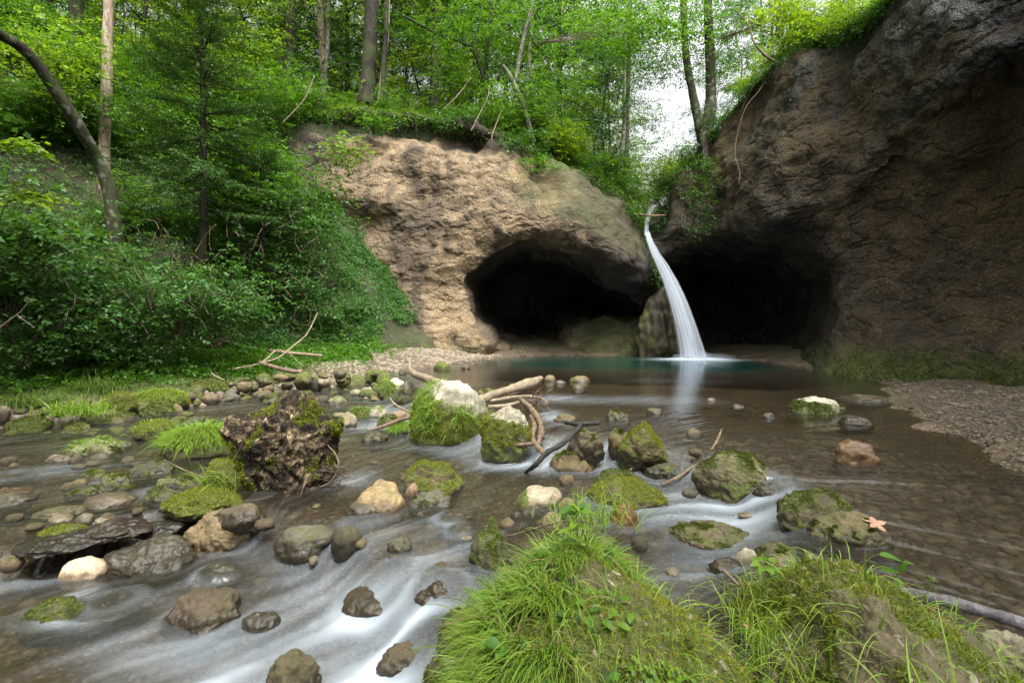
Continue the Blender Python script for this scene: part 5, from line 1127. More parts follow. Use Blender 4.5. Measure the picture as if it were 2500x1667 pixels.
# valley and right rim shrubs
for k, (px, py, D, sc, y_) in enumerate([(1520, 440, 23, 1.0, 0), (1560, 420, 25, 1.2, 1), (1600, 400, 26, 1.3, 1), (1640, 400, 24, 1.2, 0), (1490, 430, 24, 1.1, 0), (1560, 470, 23.5, .8, 1), (1680, 400, 22.5, 1.1, 1), (1600, 450, 24, 1.0, 0), (1660, 370, 27, 1.2, 0)]):
    q = P(px, py+70*sc, D); place('shrub', (SY if y_ else S)[k % 2], ('root', 'leaf_y' if y_ else 'leaf'), q, k, sc, 'leafy shrub filling the little valley above the waterfall', 'shrub', 'shrubs in the valley above the waterfall', ('stems', 'foliage'))
rimR = q2_[:, 6]
def rim_at(px):
    pxx = rimR[:, 0]/rimR[:, 1]*F+1250; k = int(np.argmin(np.abs(pxx-px))); return rimR[k]
for k, px in enumerate([1640, 1665, 1690, 1720, 1750, 1790, 1830, 1870, 1905, 1940, 1975, 2010, 2045, 2080, 2115, 2150, 2185, 1925, 1995, 2060]):
    q = rim_at(px)+np.array([.15, .35+.3*(k % 2), -.15]); pr = (SB if px < 1760 else SY)[k % 2]
    place('shrub', pr, ('root', 'leaf_b' if px < 1760 else ('leaf_y' if px > 1900 and k % 3 else 'leaf')), q, k*1.7, (.55 if px < 1900 else .75)*(1.1 if k % 3 == 0 else .9), '%s shrub on the edge of the right cliff, %s' % ('trailing' if px < 1760 else ('yellow green' if px > 1900 and k % 3 else 'green'), ['beside the notch', 'at the foot of the tree pair', 'right of the tree pair', 'by the bare curved branch', 'near the top edge'][int(np.searchsorted([1680, 1760, 1860, 1990], px))]), 'shrub', 'shrubs on the edge of the right cliff', ('stems', 'foliage'))
SHL = ['wide arching shrub in the middle of the lower left slope, above the banded boulder', 'arching shrub at the right end of the hedge, below the large spruce', 'arching shrub left of the middle one in the hedge on the left slope',
 'small shrub low in the hedge over the drooping sedge', 'small shrub low in the hedge near the left edge', 'tall shrub at the left edge of the hedge above the bank', 'shrub higher on the slope just under the large spruce', 'low dark shrub at the foot of the hedge behind the banded boulder',
 'broad light green shrub at upper left of the hedge', 'light green shrub cut by the left edge of the photo', 'dark shrub below the leaning trunk', 'leafy shrub right of the foot of the large spruce', 'shrub under the drooping boughs of the small spruce', 'high shrub beside the left edge of the cliff',
 'shrub on the slope between the small spruce and the cliff foot', 'low shrub near the end of the slope above the bare branch', 'lowest shrub at the right tip of the leafy slope', 'shrub against the grey left flank of the cliff', 'bright leafed shrub above the left edge twig']
# shrubs of the left slope above the bank
for k, (px, py, D, sc, i, mt) in enumerate([(430, 745, 11.0, 1.0, 0, 'leaf_b'), (540, 720, 11.8, .9, 0, 'leaf_b'), (340, 720, 10.8, .95, 0, 'leaf_b'), (250, 780, 10.2, .9, 1, 'leaf_b'), (150, 790, 9.8, 1.0, 1, 'leaf_b'), (60, 800, 9.3, 1.0, 0, 'leaf_d'), (480, 640, 13, .9, 1, 'leaf_b'), (380, 810, 10.6, .7, 1, 'leaf_d'),
        (100, 700, 10, 1.1, 0, 'leaf'), (20, 680, 9.2, 1.2, 0, 'leaf'), (200, 680, 11.2, 1.1, 0, 'leaf_d'), (600, 600, 14.5, 1.0, 0, 'leaf'), (660, 640, 14.8, .9, 1, 'leaf_b'), (700, 560, 16, 1.1, 0, 'leaf'), (740, 700, 15.3, .8, 1, 'leaf_b'), (800, 760, 15.8, .7, 1, 'leaf'), (860, 740, 16.6, .6, 1, 'leaf'), (780, 640, 16.6, .8, 1, 'leaf_b'), (-40, 620, 9, 1.3, 0, 'leaf_y')]):
    place('shrub', SB[i], ('root', mt), P(px, py+(45 if px < 600 else 0), D)-np.array([0, 0, .55*sc]), k*2.1, sc*(.88 if px < 600 else 1), SHL[k], 'shrub', 'arching shrubs on the lower left slope', ('stems', 'foliage'))

# ------------------------------------------------------------------ ground cover, bank grass, gravel
def cover():
    rg = R(61); n = 90000; x = rg.uniform(-21, -3.6, n); y = rg.uniform(7, 22, n); d = polysd(x, y, FOOT)
    k = (d > .1) & (rg.rand(n) < sst(-.8, -.1, fbm(np.stack([x*.7, y*.7, 0*x], -1), 3)+.15)) & ((x < -4.6) | ((d > 1.1) & (x < -3.3))); x, y = x[k][:30000], y[k][:30000]
    xe = rg.uniform(-9.5, -3.3, 40000); ye = rg.uniform(13, 20.2, 40000); de = polysd(xe, ye, FOOT); ke = (de > np.where(xe > -4.8, 1.0, .05)) & (de < 4.6) & (rg.rand(40000) < sst(-.35, .2, fbm(np.stack([xe*.8, ye*.8, 0*xe+7], -1), 3))); x = np.r_[x, xe[ke][:15000]]; y = np.r_[y, ye[ke][:15000]]
    C = np.stack([x, y, H2(x, y)+rg.uniform(.02, .28, len(x))], -1); nr_ = np.array([.6, -.5, .6])
    v, f, t = sprays(C, nrm(rdir(len(C), rg)+np.array([.4, -.3, 0])), rg.uniform(.12, .3, len(C)), 6, .07, rg, .62, .3, .9, .5, nr_)
    tag(obj('undergrowth', mesh('undergrowth', v, f, dict(tint=t)), M['leaf_b']), 'leafy green undergrowth covering the left slope', 'undergrowth', kind='stuff')
    n = 26000; a = rg.uniform(-.95, .35, n); y = rg.uniform(21.5, 34, n); x = a*y; C = np.stack([x, y, H2(x, y)+rg.uniform(0, .45, n)], -1)
    v, f, t = sprays(C, rdir(n, rg), .3, 5, .11, rg, .6); tag(obj('undergrowth', mesh('undergrowth', v, f, dict(tint=t)), M['leaf']), 'green plants on the forest floor above the cliff', 'undergrowth', kind='stuff')
    # herbs along the foot of the slope
    n = 5200; tt = rg.rand(n); xs = np.interp(tt, [0, .25, .5, .75, 1], [-12, -9.6, -8.2, -6.5, -4.8]); ys = np.interp(tt, [0, .25, .5, .75, 1], [8.6, 11.0, 12.6, 14.6, 16.6]); x = xs+rg.normal(size=n)*.7; y = ys-.6+rg.normal(size=n)*.6
    z = np.maximum(H1(x, y, False), np.where(polysd(x, y, FOOT) > -.3, H2(x, y, False), -9)); C = np.stack([x, y, z+rg.uniform(.03, .4, n)*sst(-2.2, 0, polysd(x, y, FOOT))], -1)
    v, f, t = sprays(C, rdir(n, rg), .2, 6, .085, rg, .7, .25, .9, .4); tag(obj('herbs', mesh('herbs', v, f, dict(tint=t)), M['leaf']), 'broad leaved herbs along the foot of the left slope', 'plants', kind='stuff')
    n = 3800; t2 = rg.rand(n); x = np.interp(t2, [0, .5, 1], [-11.5, -8.6, -6.2])+rg.normal(size=n)*.5; y = np.interp(t2, [0, .5, 1], [7.8, 9.9, 12.4])+rg.normal(size=n)*.45
    C = np.stack([x, y, H1(x, y, False)+rg.uniform(.02, .32, n)*sst(-.5, .3, fbm(np.stack([x*1.5, y*1.5, 0*x], -1), 2)+.1)], -1); v, f, t = sprays(C, rdir(n, rg), .18, 6, .075, rg, .7, .25, .9, .4)
    tag(obj('herbs', mesh('herbs', v, f, dict(tint=t)), M['leaf']), 'nettles and broad leaved herbs standing in the left bank grass', 'plants', kind='stuff')
    parts = []
    for k in range(150):
        px, py, D = rg.uniform(20, 900), rg.uniform(560, 830), rg.uniform(8.8, 10.5); D = D+max(px-500, 0)*.016; a = rg.uniform(-1, 1); L = rg.uniform(20, 90); q = [(px, py, D)]
        for j in range(3): q.append((q[-1][0]+L/3*math.sin(a), q[-1][1]-L/3*math.cos(a), D+rg.normal()*.1)); a += rg.normal()*.35
        parts.append(tube([P(*z) for z in q], np.array([.006, .005, .004, .002])*rg.uniform(.6, 1.3), 5, k, .05, 9))
    v, f, t = cat(parts); tag(obj('dead_twigs', mesh('dead_twigs', v, f), M['drift_b']), 'bare grey twigs showing through the shrubs of the left slope', 'twigs', kind='stuff')
    # bank grass
    n = 60000; x = rg.uniform(-13, -2.5, n); y = rg.uniform(6.5, 17, n); b_ = polysd(x, y, BANK_L); d = polysd(x, y, FOOT)
    cl = np.ones(n)
    for (bx, by, bz, bw, bd, bh) in BP:
        if by > 5.5: cl *= ~((np.abs(x-bx*y/by) < .5*bw) & (y > by-.5*bd-.5) & (y < by+.6*bd))
    p_ = cl*sst(.25, .9, b_+.35*fbm(np.stack([x, y, 0*x], -1), 3))*sst(14.2, 12.4, y+.4*x+2.0)*(d < .3); k = rg.rand(n) < p_*.9; x, y = x[k][:9500], y[k][:9500]
    Pn = np.stack([x, y, H1(x, y, False)], -1); v, f, t = blades(Pn, np.tile([0, 0, 1.], (len(Pn), 1)), rg, .15, .005, .9, segs=4)
    tag(obj('grass', mesh('grass', v, f, dict(tint=t)), M['grass_d']), 'meadow grass on the low left bank', 'grass', kind='stuff')
    for k, (px, py, L, nn) in enumerate([(225, 962, .50, 260), (190, 1010, .30, 300), (80, 990, .30, 260), (330, 900, .35, 180), (560, 925, .25, 160), (480, 895, .28, 160), (150, 930, .34, 200), (620, 890, .25, 140), (700, 880, .22, 120)]):
        z = blevel(px, py); g = G(px, py, max(z, .0)); rr = R(700+k); pp = g+rr.normal(size=(nn, 3))*np.array([.2, .12, .01]); v, f, t = blades(pp-g, np.tile([0, 0, 1.], (nn, 1)), rr, L, .006, 1.0, segs=6)
        tag(obj('grass_clump', mesh('grass_clump', v, f, dict(tint=t)), M['grass' if k % 2 else 'grass_d'], loc=g), ['tall sedge clump in front of the bank shrubs', 'drooping grass clump hanging over the left bank stones', 'grass clump at the far left of the bank', 'grass clump left of the banded pale boulder', 'grass clump right of the banded pale boulder, nearer the water', 'grass clump behind the banded pale boulder', 'loose grass clump between the far left clump and the sedge', 'grass clump under the bare pale branch', 'small grass clump at the end of the grey bank log'][k], 'grass')
cover()
def gravel():
    D0, F0 = ico(1); rg = R(71)
    def spread(n, xr, yr, mask, smin, smax, label, name='gravel', zf=None, tint=(.1, 1), cap=9999):
        x = rg.uniform(*xr, n); y = rg.uniform(*yr, n); k = rg.rand(n) < mask(x, y); x, y = x[k][:cap], y[k][:cap]; n = len(x)
        z = H1(x, y) if zf is None else zf(x, y); s = smin+(smax-smin)*rg.rand(n)**3; a = rg.rand(n)*6.28
        q = D0[None]*(1+.25*rg.normal(size=(n, len(D0), 1)).clip(-1, 1)*.6)*np.stack([s*rg.uniform(.9, 1.5, n), s*rg.uniform(.7, 1.1, n), s*rg.uniform(.4, .8, n)], -1)[:, None]
        c, s_ = np.cos(a)[:, None], np.sin(a)[:, None]; V = np.stack([q[..., 0]*c-q[..., 1]*s_+x[:, None], q[..., 0]*s_+q[..., 1]*c+y[:, None], q[..., 2]+z[:, None]], -1)
        f = (F0[None]+np.arange(n)[:, None, None]*len(D0)).reshape(-1, 3); t = np.repeat(rg.uniform(*tint, n), len(D0))
        tag(obj(name, mesh(name, V.reshape(-1, 3), f, dict(tint=t)), M['pebble']), label, 'gravel', kind='stuff')
    bl = lambda x, y: polysd(x, y, BANK_L); br = lambda x, y: polysd(x, y, BANK_R)
    spread(60000, (4, 9), (2.5, 14), lambda x, y: sst(-.25, .2, br(x, y)), .006, .032, 'brown gravel bank at the foot of the right cliff', tint=(-.12, .2), cap=14000)
    spread(9000, (4.4, 9), (2.5, 12), lambda x, y: .5*sst(-.25, .2, br(x, y)), .02, .075, 'larger pale and brown stones strewn over the right gravel bank', 'gravel', tint=(-.1, .55), cap=420)
    spread(16000, (-5.5, -.5), (10.5, 19.5), lambda x, y: sst(-.2, .15, bl(x, y))*sst(2.6, 1.6, bl(x, y)), .015, .06, 'pale gravel spit left of the pool', tint=(.4, 1), cap=5000)
    spread(16000, (-10, -2), (5.5, 13.5), lambda x, y: sst(-.5, .0, bl(x, y))*sst(.9, .4, bl(x, y)), .015, .09, 'small stones along the edge of the left bank', tint=(.05, .6), cap=4500)
    spread(30000, (-6.5, 4.5), (1.6, 9), lambda x, y: .55*(bl(x, y) < -.2)*(br(x, y) < 0)*np.exp(-(y-1.6)/4.0), .008, .055, 'rounded pebbles lying under the shallow water', 'pebbles', tint=(.05, .75), cap=9000)
    spread(9000, (1.6, 4.4), (2.0, 6), lambda x, y: .9*(br(x, y) < 0)*sst(-.1, .3, polysd(x, y, LINE1)), .012, .07, 'brown pebbles under the clear water behind the right mound', 'pebbles', tint=(.05, .75), cap=2500)
    spread(30000, (4.5, 9), (3.5, 10), lambda x, y: sst(.3, .9, br(x, y))*sst(-.1, .3, fbm(np.stack([x*1.5, y*1.5, 0*x], -1), 3)), .008, .03, 'dark wet leaf litter and stones on the right gravel bank', 'litter', tint=(-.35, 0), cap=5000)
    spread(6000, (-4, 3), (17.8, 21.5), lambda x, y: 1.0*(bl(x, y) > -.1), .01, .05, 'dry leaves and chips on the cave floor beach', 'litter', tint=(0, .5), cap=1500)
gravel()
# individual small stones strewn between the named ones
def strewn():
    rg = R(91); lab = [('small half sunk stone along the left bank edge', 'small stones along the left bank edge'), ('small stone among the mossy ones behind the stump', 'small stones among the mossy ones behind the stump'), ('small wet cobble in the rapids', 'small wet cobbles in the rapids'), ('small cobble in the shallow water at the far left', 'small cobbles in the shallow water at the far left'), ('mossy stone half buried in the bank grass near the bare branch', 'mossy stones half buried in the bank grass')]
    pr = []
    for k in range(6):
        V, Ft = rock(1, .8, .6, 400+k, .35, .04, 3); mo = np.clip(.6*vnormals(V, Ft)[:, 2]+.6*fbm(V*3+k, 2)+(.35 if k % 2 else -.35), 0, 1); pr.append(mesh('stone', V, Ft, dict(moss=mo, wet=sst(.08, -.08, V[:, 2]))))
    zones = [(0, (0, 480), (985, 1065), 46), (1, (560, 1000), (898, 985), 90), (2, (640, 1900), (1100, 1400), 40), (3, (0, 420), (1110, 1400), 34), (1, (440, 700), (930, 985), 24), (4, (430, 900), (885, 935), 34)]
    for z, xr, yr, n in zones:
        for _ in range(n):
            px, py = rg.uniform(*xr), rg.uniform(*yr); lv_ = blevel(px, py); g = G(px, py, lv_)
            if any((g[0]-b[0])**2+(g[1]-b[1])**2 < (.4*b[3])**2 for b in BP): continue
            s = rg.uniform(.08, {1: .34, 4: .38}.get(z, .22))*(1 if z < 2 else .7); o = obj('stone', pr[rg.randint(6) if z == 1 else (2*rg.randint(3) if z in (2, 3) else 2*rg.randint(3)+1)], M['boulder'], loc=g+np.array([0, 0, s*.05]), rot=(0, 0, rg.rand()*6.28), scale=(s, s*rg.uniform(.8, 1.2), s*rg.uniform(.8, 1.5)))
            o.color = [TAN, GREY, DARK, BROWN, PALE, BROWN][rg.randint(6)]+(1,); tag(o, lab[z][0], 'stone', lab[z][1])
strewn()
kb = [i for i, b_ in enumerate(BO) if b_[7].startswith('banded')][0]; V_, F_ = rock(.19, .16, .15, 555, .2, .03, 4)
o = obj('stone', mesh('stone', V_, F_, dict(moss=np.zeros(len(V_)))), M['boulder'], loc=(BP[kb][0]-.02, BP[kb][1], BP[kb][2]+BP[kb][5]+.045)); o.color = GREY+(1,)
tag(o, 'small round grey stone balanced on top of the banded pale boulder', 'stone')

# ------------------------------------------------------------------ trees that stand out
def single(name, label, segs, mat, blobs, leafmat, leaf=.1, seed=0, D=None, cat_='tree'):
    parts = [tube([P(*q) for q in pts], [r/F*np.mean([q[2] for q in pts])/2 for r in rad], 12, seed+k, .07) for k, (pts, rad) in enumerate(segs)]
    base = P(*segs[0][0][0]); v, f, _ = cat(parts); e = empty(name, base); tag(e, label, cat_); obj('trunk', mesh('trunk', v-base, f), M[mat], e)
    if blobs:
        rg = R(seed+500); C, Dr = [], []
        for (px, py, d, rx, ry, n) in blobs:
            c = P(px, py, d); q = nrm(rg.normal(size=(n, 3)))*rg.rand(n, 1)**.45*np.array([rx/F*d, rx/F*d*.7, ry/F*d]); lay = .28; q[:, 2] = np.round(q[:, 2]/lay)*lay+rg.normal(size=n)*.05; C.append(c+q); Dr.append(nrm(q*np.array([1, 1, .05])+.6*rdir(n, rg)))
        C = np.concatenate(C); Dr = np.concatenate(Dr); v, f, t = sprays(C-base, Dr, rg.uniform(.3, .6, len(C)), 10, leaf, rg); obj('crown', mesh('crown', v, f, dict(tint=t)), M[leafmat], e)
single('spruce_tree', 'tall straight pale barked trunk on the left hillside, crown above the photo', [([(252, 470, 15.2), (254, 380, 15.2), (262, 150, 15.2), (266, -120, 15.2), (268, -700, 15.2)], [27, 25, 22, 19, 10])], 'bark_p', [(268, -500, 15.2, 150, 300, 900)], 'needle', .1, 1)
single('leaning_tree', 'dark leaning trunk curving out of the left hillside over the stream', [([(290, 640, 13.4), (278, 545, 13.4), (268, 470, 13.4), (240, 395, 13.2), (196, 315, 12.7), (135, 220, 12.2), (62, 125, 11.6), (-20, 70, 11), (-160, -60, 10)], [40, 36, 34, 28, 27, 27, 24, 22, 16])], 'bark_m', [(-160, -60, 10, 150, 120, 300)], 'leaf', .09, 2)
single('leafy_tree', 'massive dark trunk standing at the edge of the cliff top', [([(893, 262, 21.9), (900, 180, 21.9), (906, 60, 21.9), (908, -100, 21.9), (912, -600, 22)], [46, 36, 33, 31, 18])], 'bark', [(908, -350, 22, 220, 150, 500)], 'leaf', .11, 3)
single('leafy_tree', 'thin dark trunk just right of the massive one on the cliff top', [([(934, 262, 21.8), (938, 150, 21.8), (944, 20, 21.8), (950, -300, 22)], [13, 12, 11, 7])], 'bark', [(950, -220, 22, 120, 120, 260)], 'leaf', .11, 4)
single('leafy_tree', 'thin pale trunk crossing the dark one on the cliff top', [([(926, 250, 22.1), (934, 180, 22.1), (946, 60, 22.1), (950, -200, 22.1)], [12, 11, 10, 6])], 'bark_p', None, 'leaf', .1, 5)
single('leafy_tree', 'dark trunk behind the green spruce, left of the cliff top', [([(698, 260, 23), (705, 160, 23), (708, 40, 23), (706, -300, 23)], [28, 26, 27, 18])], 'bark', [(706, -260, 23, 200, 120, 400)], 'leaf_y', .11, 6)
single('leafy_tree', 'pale brown trunk in the wood between two dark ones', [([(790, 262, 25), (789, 150, 25), (782, 20, 25), (780, -300, 25)], [22, 19, 18, 14])], 'bark_p', [(780, -260, 25, 180, 120, 350)], 'leaf', .12, 7)
single('leafy_tree', 'broad dark trunk at the top left between the leaning and the pale trunk', [([(190, 300, 19), (188, 150, 19), (186, 0, 19), (186, -300, 19)], [30, 29, 28, 22])], 'bark', [(186, -200, 19, 220, 120, 350), (160, 120, 18.5, 110, 110, 160)], 'leaf', .1, 8)
single('leafy_tree', 'slender leafy tree with a dark stem above the middle of the cliff', [([(1185, 330, 21.8), (1186, 180, 21.8), (1196, 60, 21.8), (1206, -60, 21.8)], [11, 11, 10, 7]), ([(1190, 230, 21.8), (1150, 120, 21.5), (1060, 80, 21.3), (960, 25, 21)], [9, 7, 6, 4])], 'bark', [(1150, 130, 21.8, 130, 70, 420), (1080, 60, 21.5, 110, 50, 260), (1200, 20, 21.8, 120, 60, 300), (1120, 210, 21.6, 90, 50, 180)], 'leaf', .1, 9)
single('leafy_tree', 'crooked mossy tree growing from the right shoulder of the central cliff', [([(1300, 345, 20.9), (1288, 290, 20.8), (1268, 235, 20.7), (1245, 185, 20.6), (1228, 160, 20.6)], [11, 11, 10, 10, 7]), ([(1258, 205, 20.7), (1275, 110, 20.8), (1300, 10, 20.9), (1308, -80, 21)], [10, 10, 11, 9])], 'bark_g', [(1290, 60, 20.9, 110, 60, 300), (1270, 260, 20.7, 100, 80, 380), (1350, 200, 21.2, 100, 100, 380)], 'leaf', .1, 10)
single('leafy_tree', 'left stem of the tree pair on the edge of the right cliff', [([(1718, 345, 19.8), (1705, 290, 19.8), (1692, 235, 19.8), (1674, 130, 19.8), (1668, 0, 19.8), (1664, -300, 19.8)], [30, 24, 19, 17, 16, 10])], 'bark_m', [(1620, 40, 19.6, 150, 70, 420), (1580, 130, 19.5, 120, 45, 260), (1500, 60, 19, 120, 60, 300), (1640, 170, 19.5, 70, 30, 90), (1664, -150, 19.8, 200, 90, 400)], 'leaf', .1, 11)
single('leafy_tree', 'right stem of the tree pair on the edge of the right cliff', [([(1722, 390, 19.6), (1728, 300, 19.7), (1736, 220, 19.8), (1732, 100, 19.8), (1728, 0, 19.8), (1722, -300, 19.8)], [26, 30, 24, 22, 20, 12]), ([(1716, 330, 19.6), (1722, 380, 19.3), (1716, 420, 19.2)], [20, 14, 6])], 'bark_m', [(1790, 30, 19.6, 110, 50, 260), (1780, 110, 19.7, 80, 60, 200), (1720, -150, 19.8, 200, 90, 400), (1800, 190, 19.6, 60, 30, 90)], 'leaf', .1, 12)
single('leafy_tree', 'thin far trunk left of the bright gap in the canopy', [([(1528, 460, 28), (1530, 300, 28), (1536, 120, 28), (1540, -50, 28)], [14, 13, 11, 7])], 'bark_g', [(1480, 180, 28, 80, 90, 260), (1460, 290, 27, 80, 90, 300), (1500, 60, 28, 110, 60, 280)], 'leaf', .12, 13)
wood('branch', 'bare curved branch sweeping down onto the edge of the right cliff', [([(1925, 158, 16.5), (1890, 150, 16.6), (1860, 128, 16.7), (1840, 100, 16.8), (1826, 60, 17), (1795, 25, 17)], [10, 8, 6, 5, 4, 2])], 'drift_b')
wood('hanging_root', 'thin bare roots trailing down the left edge of the right cliff', [([(1880, 180, 17), (1855, 220, 17.0), (1820, 265, 17.2), (1800, 330, 17.3), (1795, 380, 17.2), (1806, 420, 16.8), (1804, 450, 16.6)], [3, 3, 3, 2.5, 2.2, 2, 1.5]), ([(1870, 190, 17), (1840, 210, 17.1), (1800, 290, 17.8), (1760, 340, 18.4)], [2, 2, 2, 1.5])], 'drift_b', 'root')
wood('branch', 'long bare pale twigs arching over the middle of the central cliff', [([(1195, 210, 20.6), (1190, 240, 20.2), (1165, 290, 19.8), (1150, 320, 19.6)], [2.4, 2.4, 2, 1.5]), ([(1225, 270, 20), (1205, 320, 19.6), (1200, 345, 19.5)], [2, 2, 1.5]), ([(1150, 190, 20.6), (1120, 230, 20.4), (1080, 270, 20.2)], [2, 2, 1.5])], 'drift')
wood('branch', 'thin pale branch leaning in front of the dark soil left of the cliff top', [([(690, 300, 17), (720, 270, 17), (745, 240, 17), (760, 205, 17), (768, 185, 17)], [2.5, 3, 3, 2.5, 1.5])], 'drift')

# ---- the green spruce on the slope
def spruce(px, pyb, D, Ht, cr, label, seed, sc=1.0):
    rg = R(seed); base = P(px, pyb, D); e = empty('spruce_tree', base); tag(e, label, 'tree')
    parts = [tube([(0, 0, -.6), (0.02, 0, Ht*.4), (-.03, 0, Ht*.75), (0, 0, Ht)], [.10, .075, .04, .01], 9, seed, .06)]; C, Dr, Ls = [], [], []
    h = 1.0
    while h < Ht-.15:
        rel = (h-1)/(Ht-1); nb = rg.randint(6, 9)
        for k in range(nb):
            a = rg.rand()*6.28; L = cr*(1-rel)**.75*rg.uniform(.7, 1.12)*(.75 if h < 1.8 else 1)+.12; el = -.12+.55*rel+rg.normal()*.08
            d = np.array([math.cos(a), math.sin(a), el]); q0 = np.array([0, 0, h]); pm = q0+d*L*.5-np.array([0, 0, .04*L]); p1 = q0+d*L+np.array([0, 0, .03*L])
            parts.append(tube([q0, pm, p1], [.022*(1-.6*rel), .012, .003], 4, k, .03, 6))
            n = max(5, int(L*11)); t = np.linspace(.22, 1, n)[:, None]; p = q0*(1-t)**2+2*pm*t*(1-t)+p1*t*t; sd = np.cross(d, [0, 0, 1.]); sd /= np.linalg.norm(sd)
            for sg in (-1, 1):
                C.append(p); Dr.append(d*.75+sd*sg*.8+rg.normal(size=(n, 3))*.12); Ls.append((.10+.34*L*(1-t[:, 0])**.8*.8)*rg.uniform(.7, 1.1, n))
        h += rg.uniform(.17, .26)
    C, Dr, Ls = np.concatenate(C), np.concatenate(Dr), np.concatenate(Ls)
    v, f, t = sprays(C, Dr, Ls, 13, .075, rg, .26, .16, .75, .2)
    # young shoots at the ends of the twigs are lighter
    q = np.tile(np.repeat(np.linspace(0, 1, 13), 4), len(C)); t = np.clip(.12+.25*t+.75*q**3*(np.repeat(rg.rand(len(C)), 52) > .35), 0, 1)
    tv, tf, _ = cat(parts); obj('trunk', mesh('trunk', tv, tf), M['bark'], e); obj('crown', mesh('crown', v, f, dict(tint=t)), M['needle'], e)
spruce(495, 600, 12.6, 7.4, 2.35, 'dark green spruce with light shoot tips standing on the left slope', 1)
spruce(640, 640, 14.5, 3.4, 1.7, 'small spruce with drooping lower boughs right of the larger spruce', 2)
# leafy boughs reaching into the photo at the left edge
for k, (px, py, D, rx, ry, n, mt, lab) in enumerate([(40, 350, 6.2, 45, 25, 26, 'leaf_y', 'bright leafy spray reaching in from the left edge beside the leaning trunk'), (60, 475, 6.4, 70, 28, 34, 'leaf_y', 'bright leafy bough low at the left edge'),
        (90, 150, 14.5, 190, 130, 620, 'leaf_y', 'sunlit maple foliage at the upper left in front of the wood'), (180, 270, 15, 130, 80, 380, 'leaf', 'green maple foliage between the leaning trunk and the pale trunk'), (60, 560, 9, 110, 50, 150, 'leaf', 'leafy bough above the left bank shrubs'),
        (830, 370, 15.5, 70, 50, 110, 'leaf_y', 'bright leafy twig hanging in front of the left side of the cliff'), (780, 480, 16, 60, 60, 110, 'leaf', 'leafy twig below the bright one at the left side of the cliff'), (1560, 60, 15.5, 190, 55, 330, 'leaf', 'leafy bough overhanging the notch from the tree pair'), (1900, 45, 14.8, 110, 60, 210, 'leaf_y', 'bright maple leaves leaning over the rim at the upper right'), (1700, 440, 18.2, 60, 70, 120, 'leaf_b', 'ferny foliage trailing down the left edge of the right cliff'), (1690, 530, 18.6, 40, 60, 70, 'leaf_b', 'lowest ferny spray beside the notch'),
        (560, 470, 13.5, 130, 50, 170, 'leaf', 'leafy sapling crown behind the foot of the spruce'),
        (1360, 330, 20.6, 60, 50, 200, 'leaf_y', 'yellow green bush on the right shoulder of the central cliff'), (1480, 400, 21.2, 70, 40, 240, 'leaf', 'dark green bush above the right shoulder of the central cliff'), (1110, 285, 20.4, 75, 34, 190, 'leaf_b', 'bushy plant hanging over the middle of the cliff top'), (1270, 345, 20, 80, 35, 190, 'leaf_b', 'drooping bush over the right part of the cliff top'), (905, 300, 20.2, 50, 25, 90, 'leaf', 'small bush under the massive trunk on the cliff top'), (1310, 400, 19.4, 55, 25, 80, 'leaf', 'small hanging bush below the shoulder of the central cliff')]):
    rg = R(900+k); c = P(px, py, D); q = nrm(rg.normal(size=(n, 3)))*rg.rand(n, 1)**.5*np.array([rx/F*D, rx/F*D*.5, ry/F*D]); e = empty('bough' if D < 17 else 'bush', c); tag(e, lab, 'bough' if D < 17 else 'bush')
    v, f, t = sprays(q, nrm(np.array([.8, -.3, -.1])+.6*rdir(n, rg)), rg.uniform(.25, .5, n), 8, .10 if D > 8 else .085, rg, .75, .25, .8, .3); obj('leaves', mesh('leaves', v, f, dict(tint=t)), M[mt], e)
    parts = [tube([np.array([-rx/F*D*1.3, .1, -ry/F*D*.8]) if D < 17 else np.array([0, .4, -ry/F*D]), q[j]*.5, q[j]], [.010, .007, .003], 4, j, .03, 8) for j in range(0, min(n, 60), 5)]; v, f, _ = cat(parts); obj('twigs', mesh('twigs', v, f), M['root'], e)
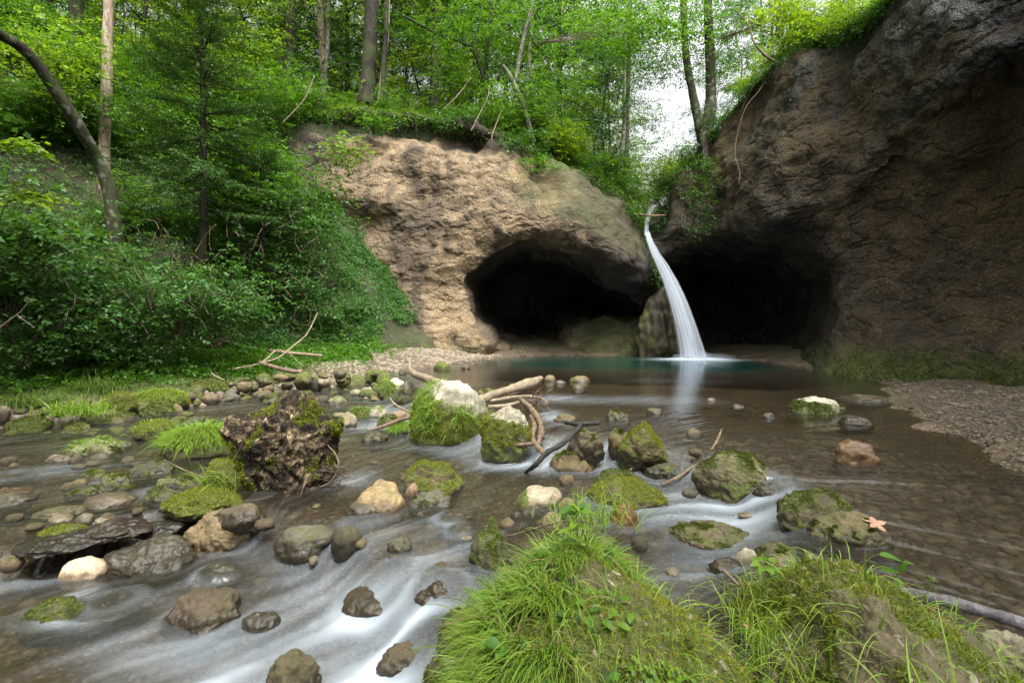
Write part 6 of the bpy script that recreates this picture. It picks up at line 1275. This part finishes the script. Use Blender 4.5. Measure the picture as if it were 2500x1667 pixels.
# grass and roots along the cliff rims
def fringe():
    rg = R(81); rim = q_[:, 6]; n = 9000; k = rg.randint(0, len(rim), n); px = rim[k, 0]/rim[k, 1]*F+1250; p_ = sst(640, 820, px)*np.where(px < 1330, .8, 1.0); m = rg.rand(n) < p_
    Pn = rim[k][m]+np.stack([rg.normal(size=m.sum())*.1, rg.uniform(-.05, .9, m.sum()), rg.normal(size=m.sum())*.03], -1); v, f, t = blades(Pn, np.tile([0, -.3, 1.], (len(Pn), 1)), rg, .28, .011, 1.0, segs=4, dirs=np.array([0, -1., 0]))
    tag(obj('grass', mesh('grass', v, f, dict(tint=t)), M['grass_d']), 'grass fringe along the top edge of the central cliff', 'grass', kind='stuff')
    n = 900; k = rg.randint(0, len(rim), n); Pn = rim[k]+np.stack([rg.normal(size=n)*.15, rg.uniform(-.4, .1, n), -rg.uniform(.0, .6, n)], -1); px = rim[k, 0]/rim[k, 1]*F+1250; Pn = Pn[(px > 640) & (px < 1420)]
    v, f, t = blades(Pn, np.tile([0, -.8, -.2], (len(Pn), 1)), rg, .36, .004, 1.6, segs=4, dirs=np.array([.2, -1., -.5])); tag(obj('root_tangle', mesh('root_tangle', v, f, dict(tint=t)), M['root']), 'hanging roots and dead grass under the rim of the central cliff', 'roots', kind='stuff')
    n = 2600; k = rg.randint(0, 300, n); Pn = rimR[k]+np.stack([rg.normal(size=n)*.15, rg.uniform(-.3, .5, n), rg.normal(size=n)*.1], -1)
    v, f, t = sprays(Pn, nrm(rdir(n, rg)+np.array([-.6, -.3, -.3])), .4, 8, .09, rg, .5, .5); tag(obj('undergrowth', mesh('undergrowth', v, f, dict(tint=t)), M['leaf_b']), 'ferny plants trailing over the rim of the right cliff', 'undergrowth', kind='stuff')
    n = 3000; k = rg.randint(0, len(rim), n); Pn = rim[k]+np.stack([rg.normal(size=n)*.15, rg.uniform(-.45, .3, n), rg.uniform(-.45, .15, n)*(fbm(rim[k]*.8, 2)+.5)], -1); px = rim[k, 0]/rim[k, 1]*F+1250; Pn = Pn[(px > 640)]
    v, f, t = sprays(Pn, nrm(rdir(len(Pn), rg)+np.array([.1, -.8, -.5])), .4, 7, .09, rg, .55, .5); tag(obj('undergrowth', mesh('undergrowth', v, f, dict(tint=t)), M['leaf']), 'leafy plants trailing over the rim of the central cliff', 'undergrowth', kind='stuff')
    # moss hanging at the foot of the right cliff
    n = 26000; Q = q2_[:, 7:]; i = rg.randint(0, Q.shape[0], n*3); j = rg.randint(int(Q.shape[1]*.6), Q.shape[1], n*3); p = Q[i, j]; px = p[:, 0]/p[:, 1]*F+1250; m = (p[:, 2] > -.02) & (p[:, 2] < .85+.5*fbm(p*.8, 2)) & (px > 1960) & (rg.rand(n*3) < sst(1.2, .1, p[:, 2])); p = p[m][:n]; nn = n2_[i, j+7][m][:n]
    v, f, t = tufts(p+.03*rg.normal(size=p.shape), nn, rg, .030, .35); tag(obj('moss', mesh('moss', v, f, dict(tint=t)), M['moss_g']), 'green moss skirt along the foot of the right cliff', 'moss', kind='stuff')
fringe()
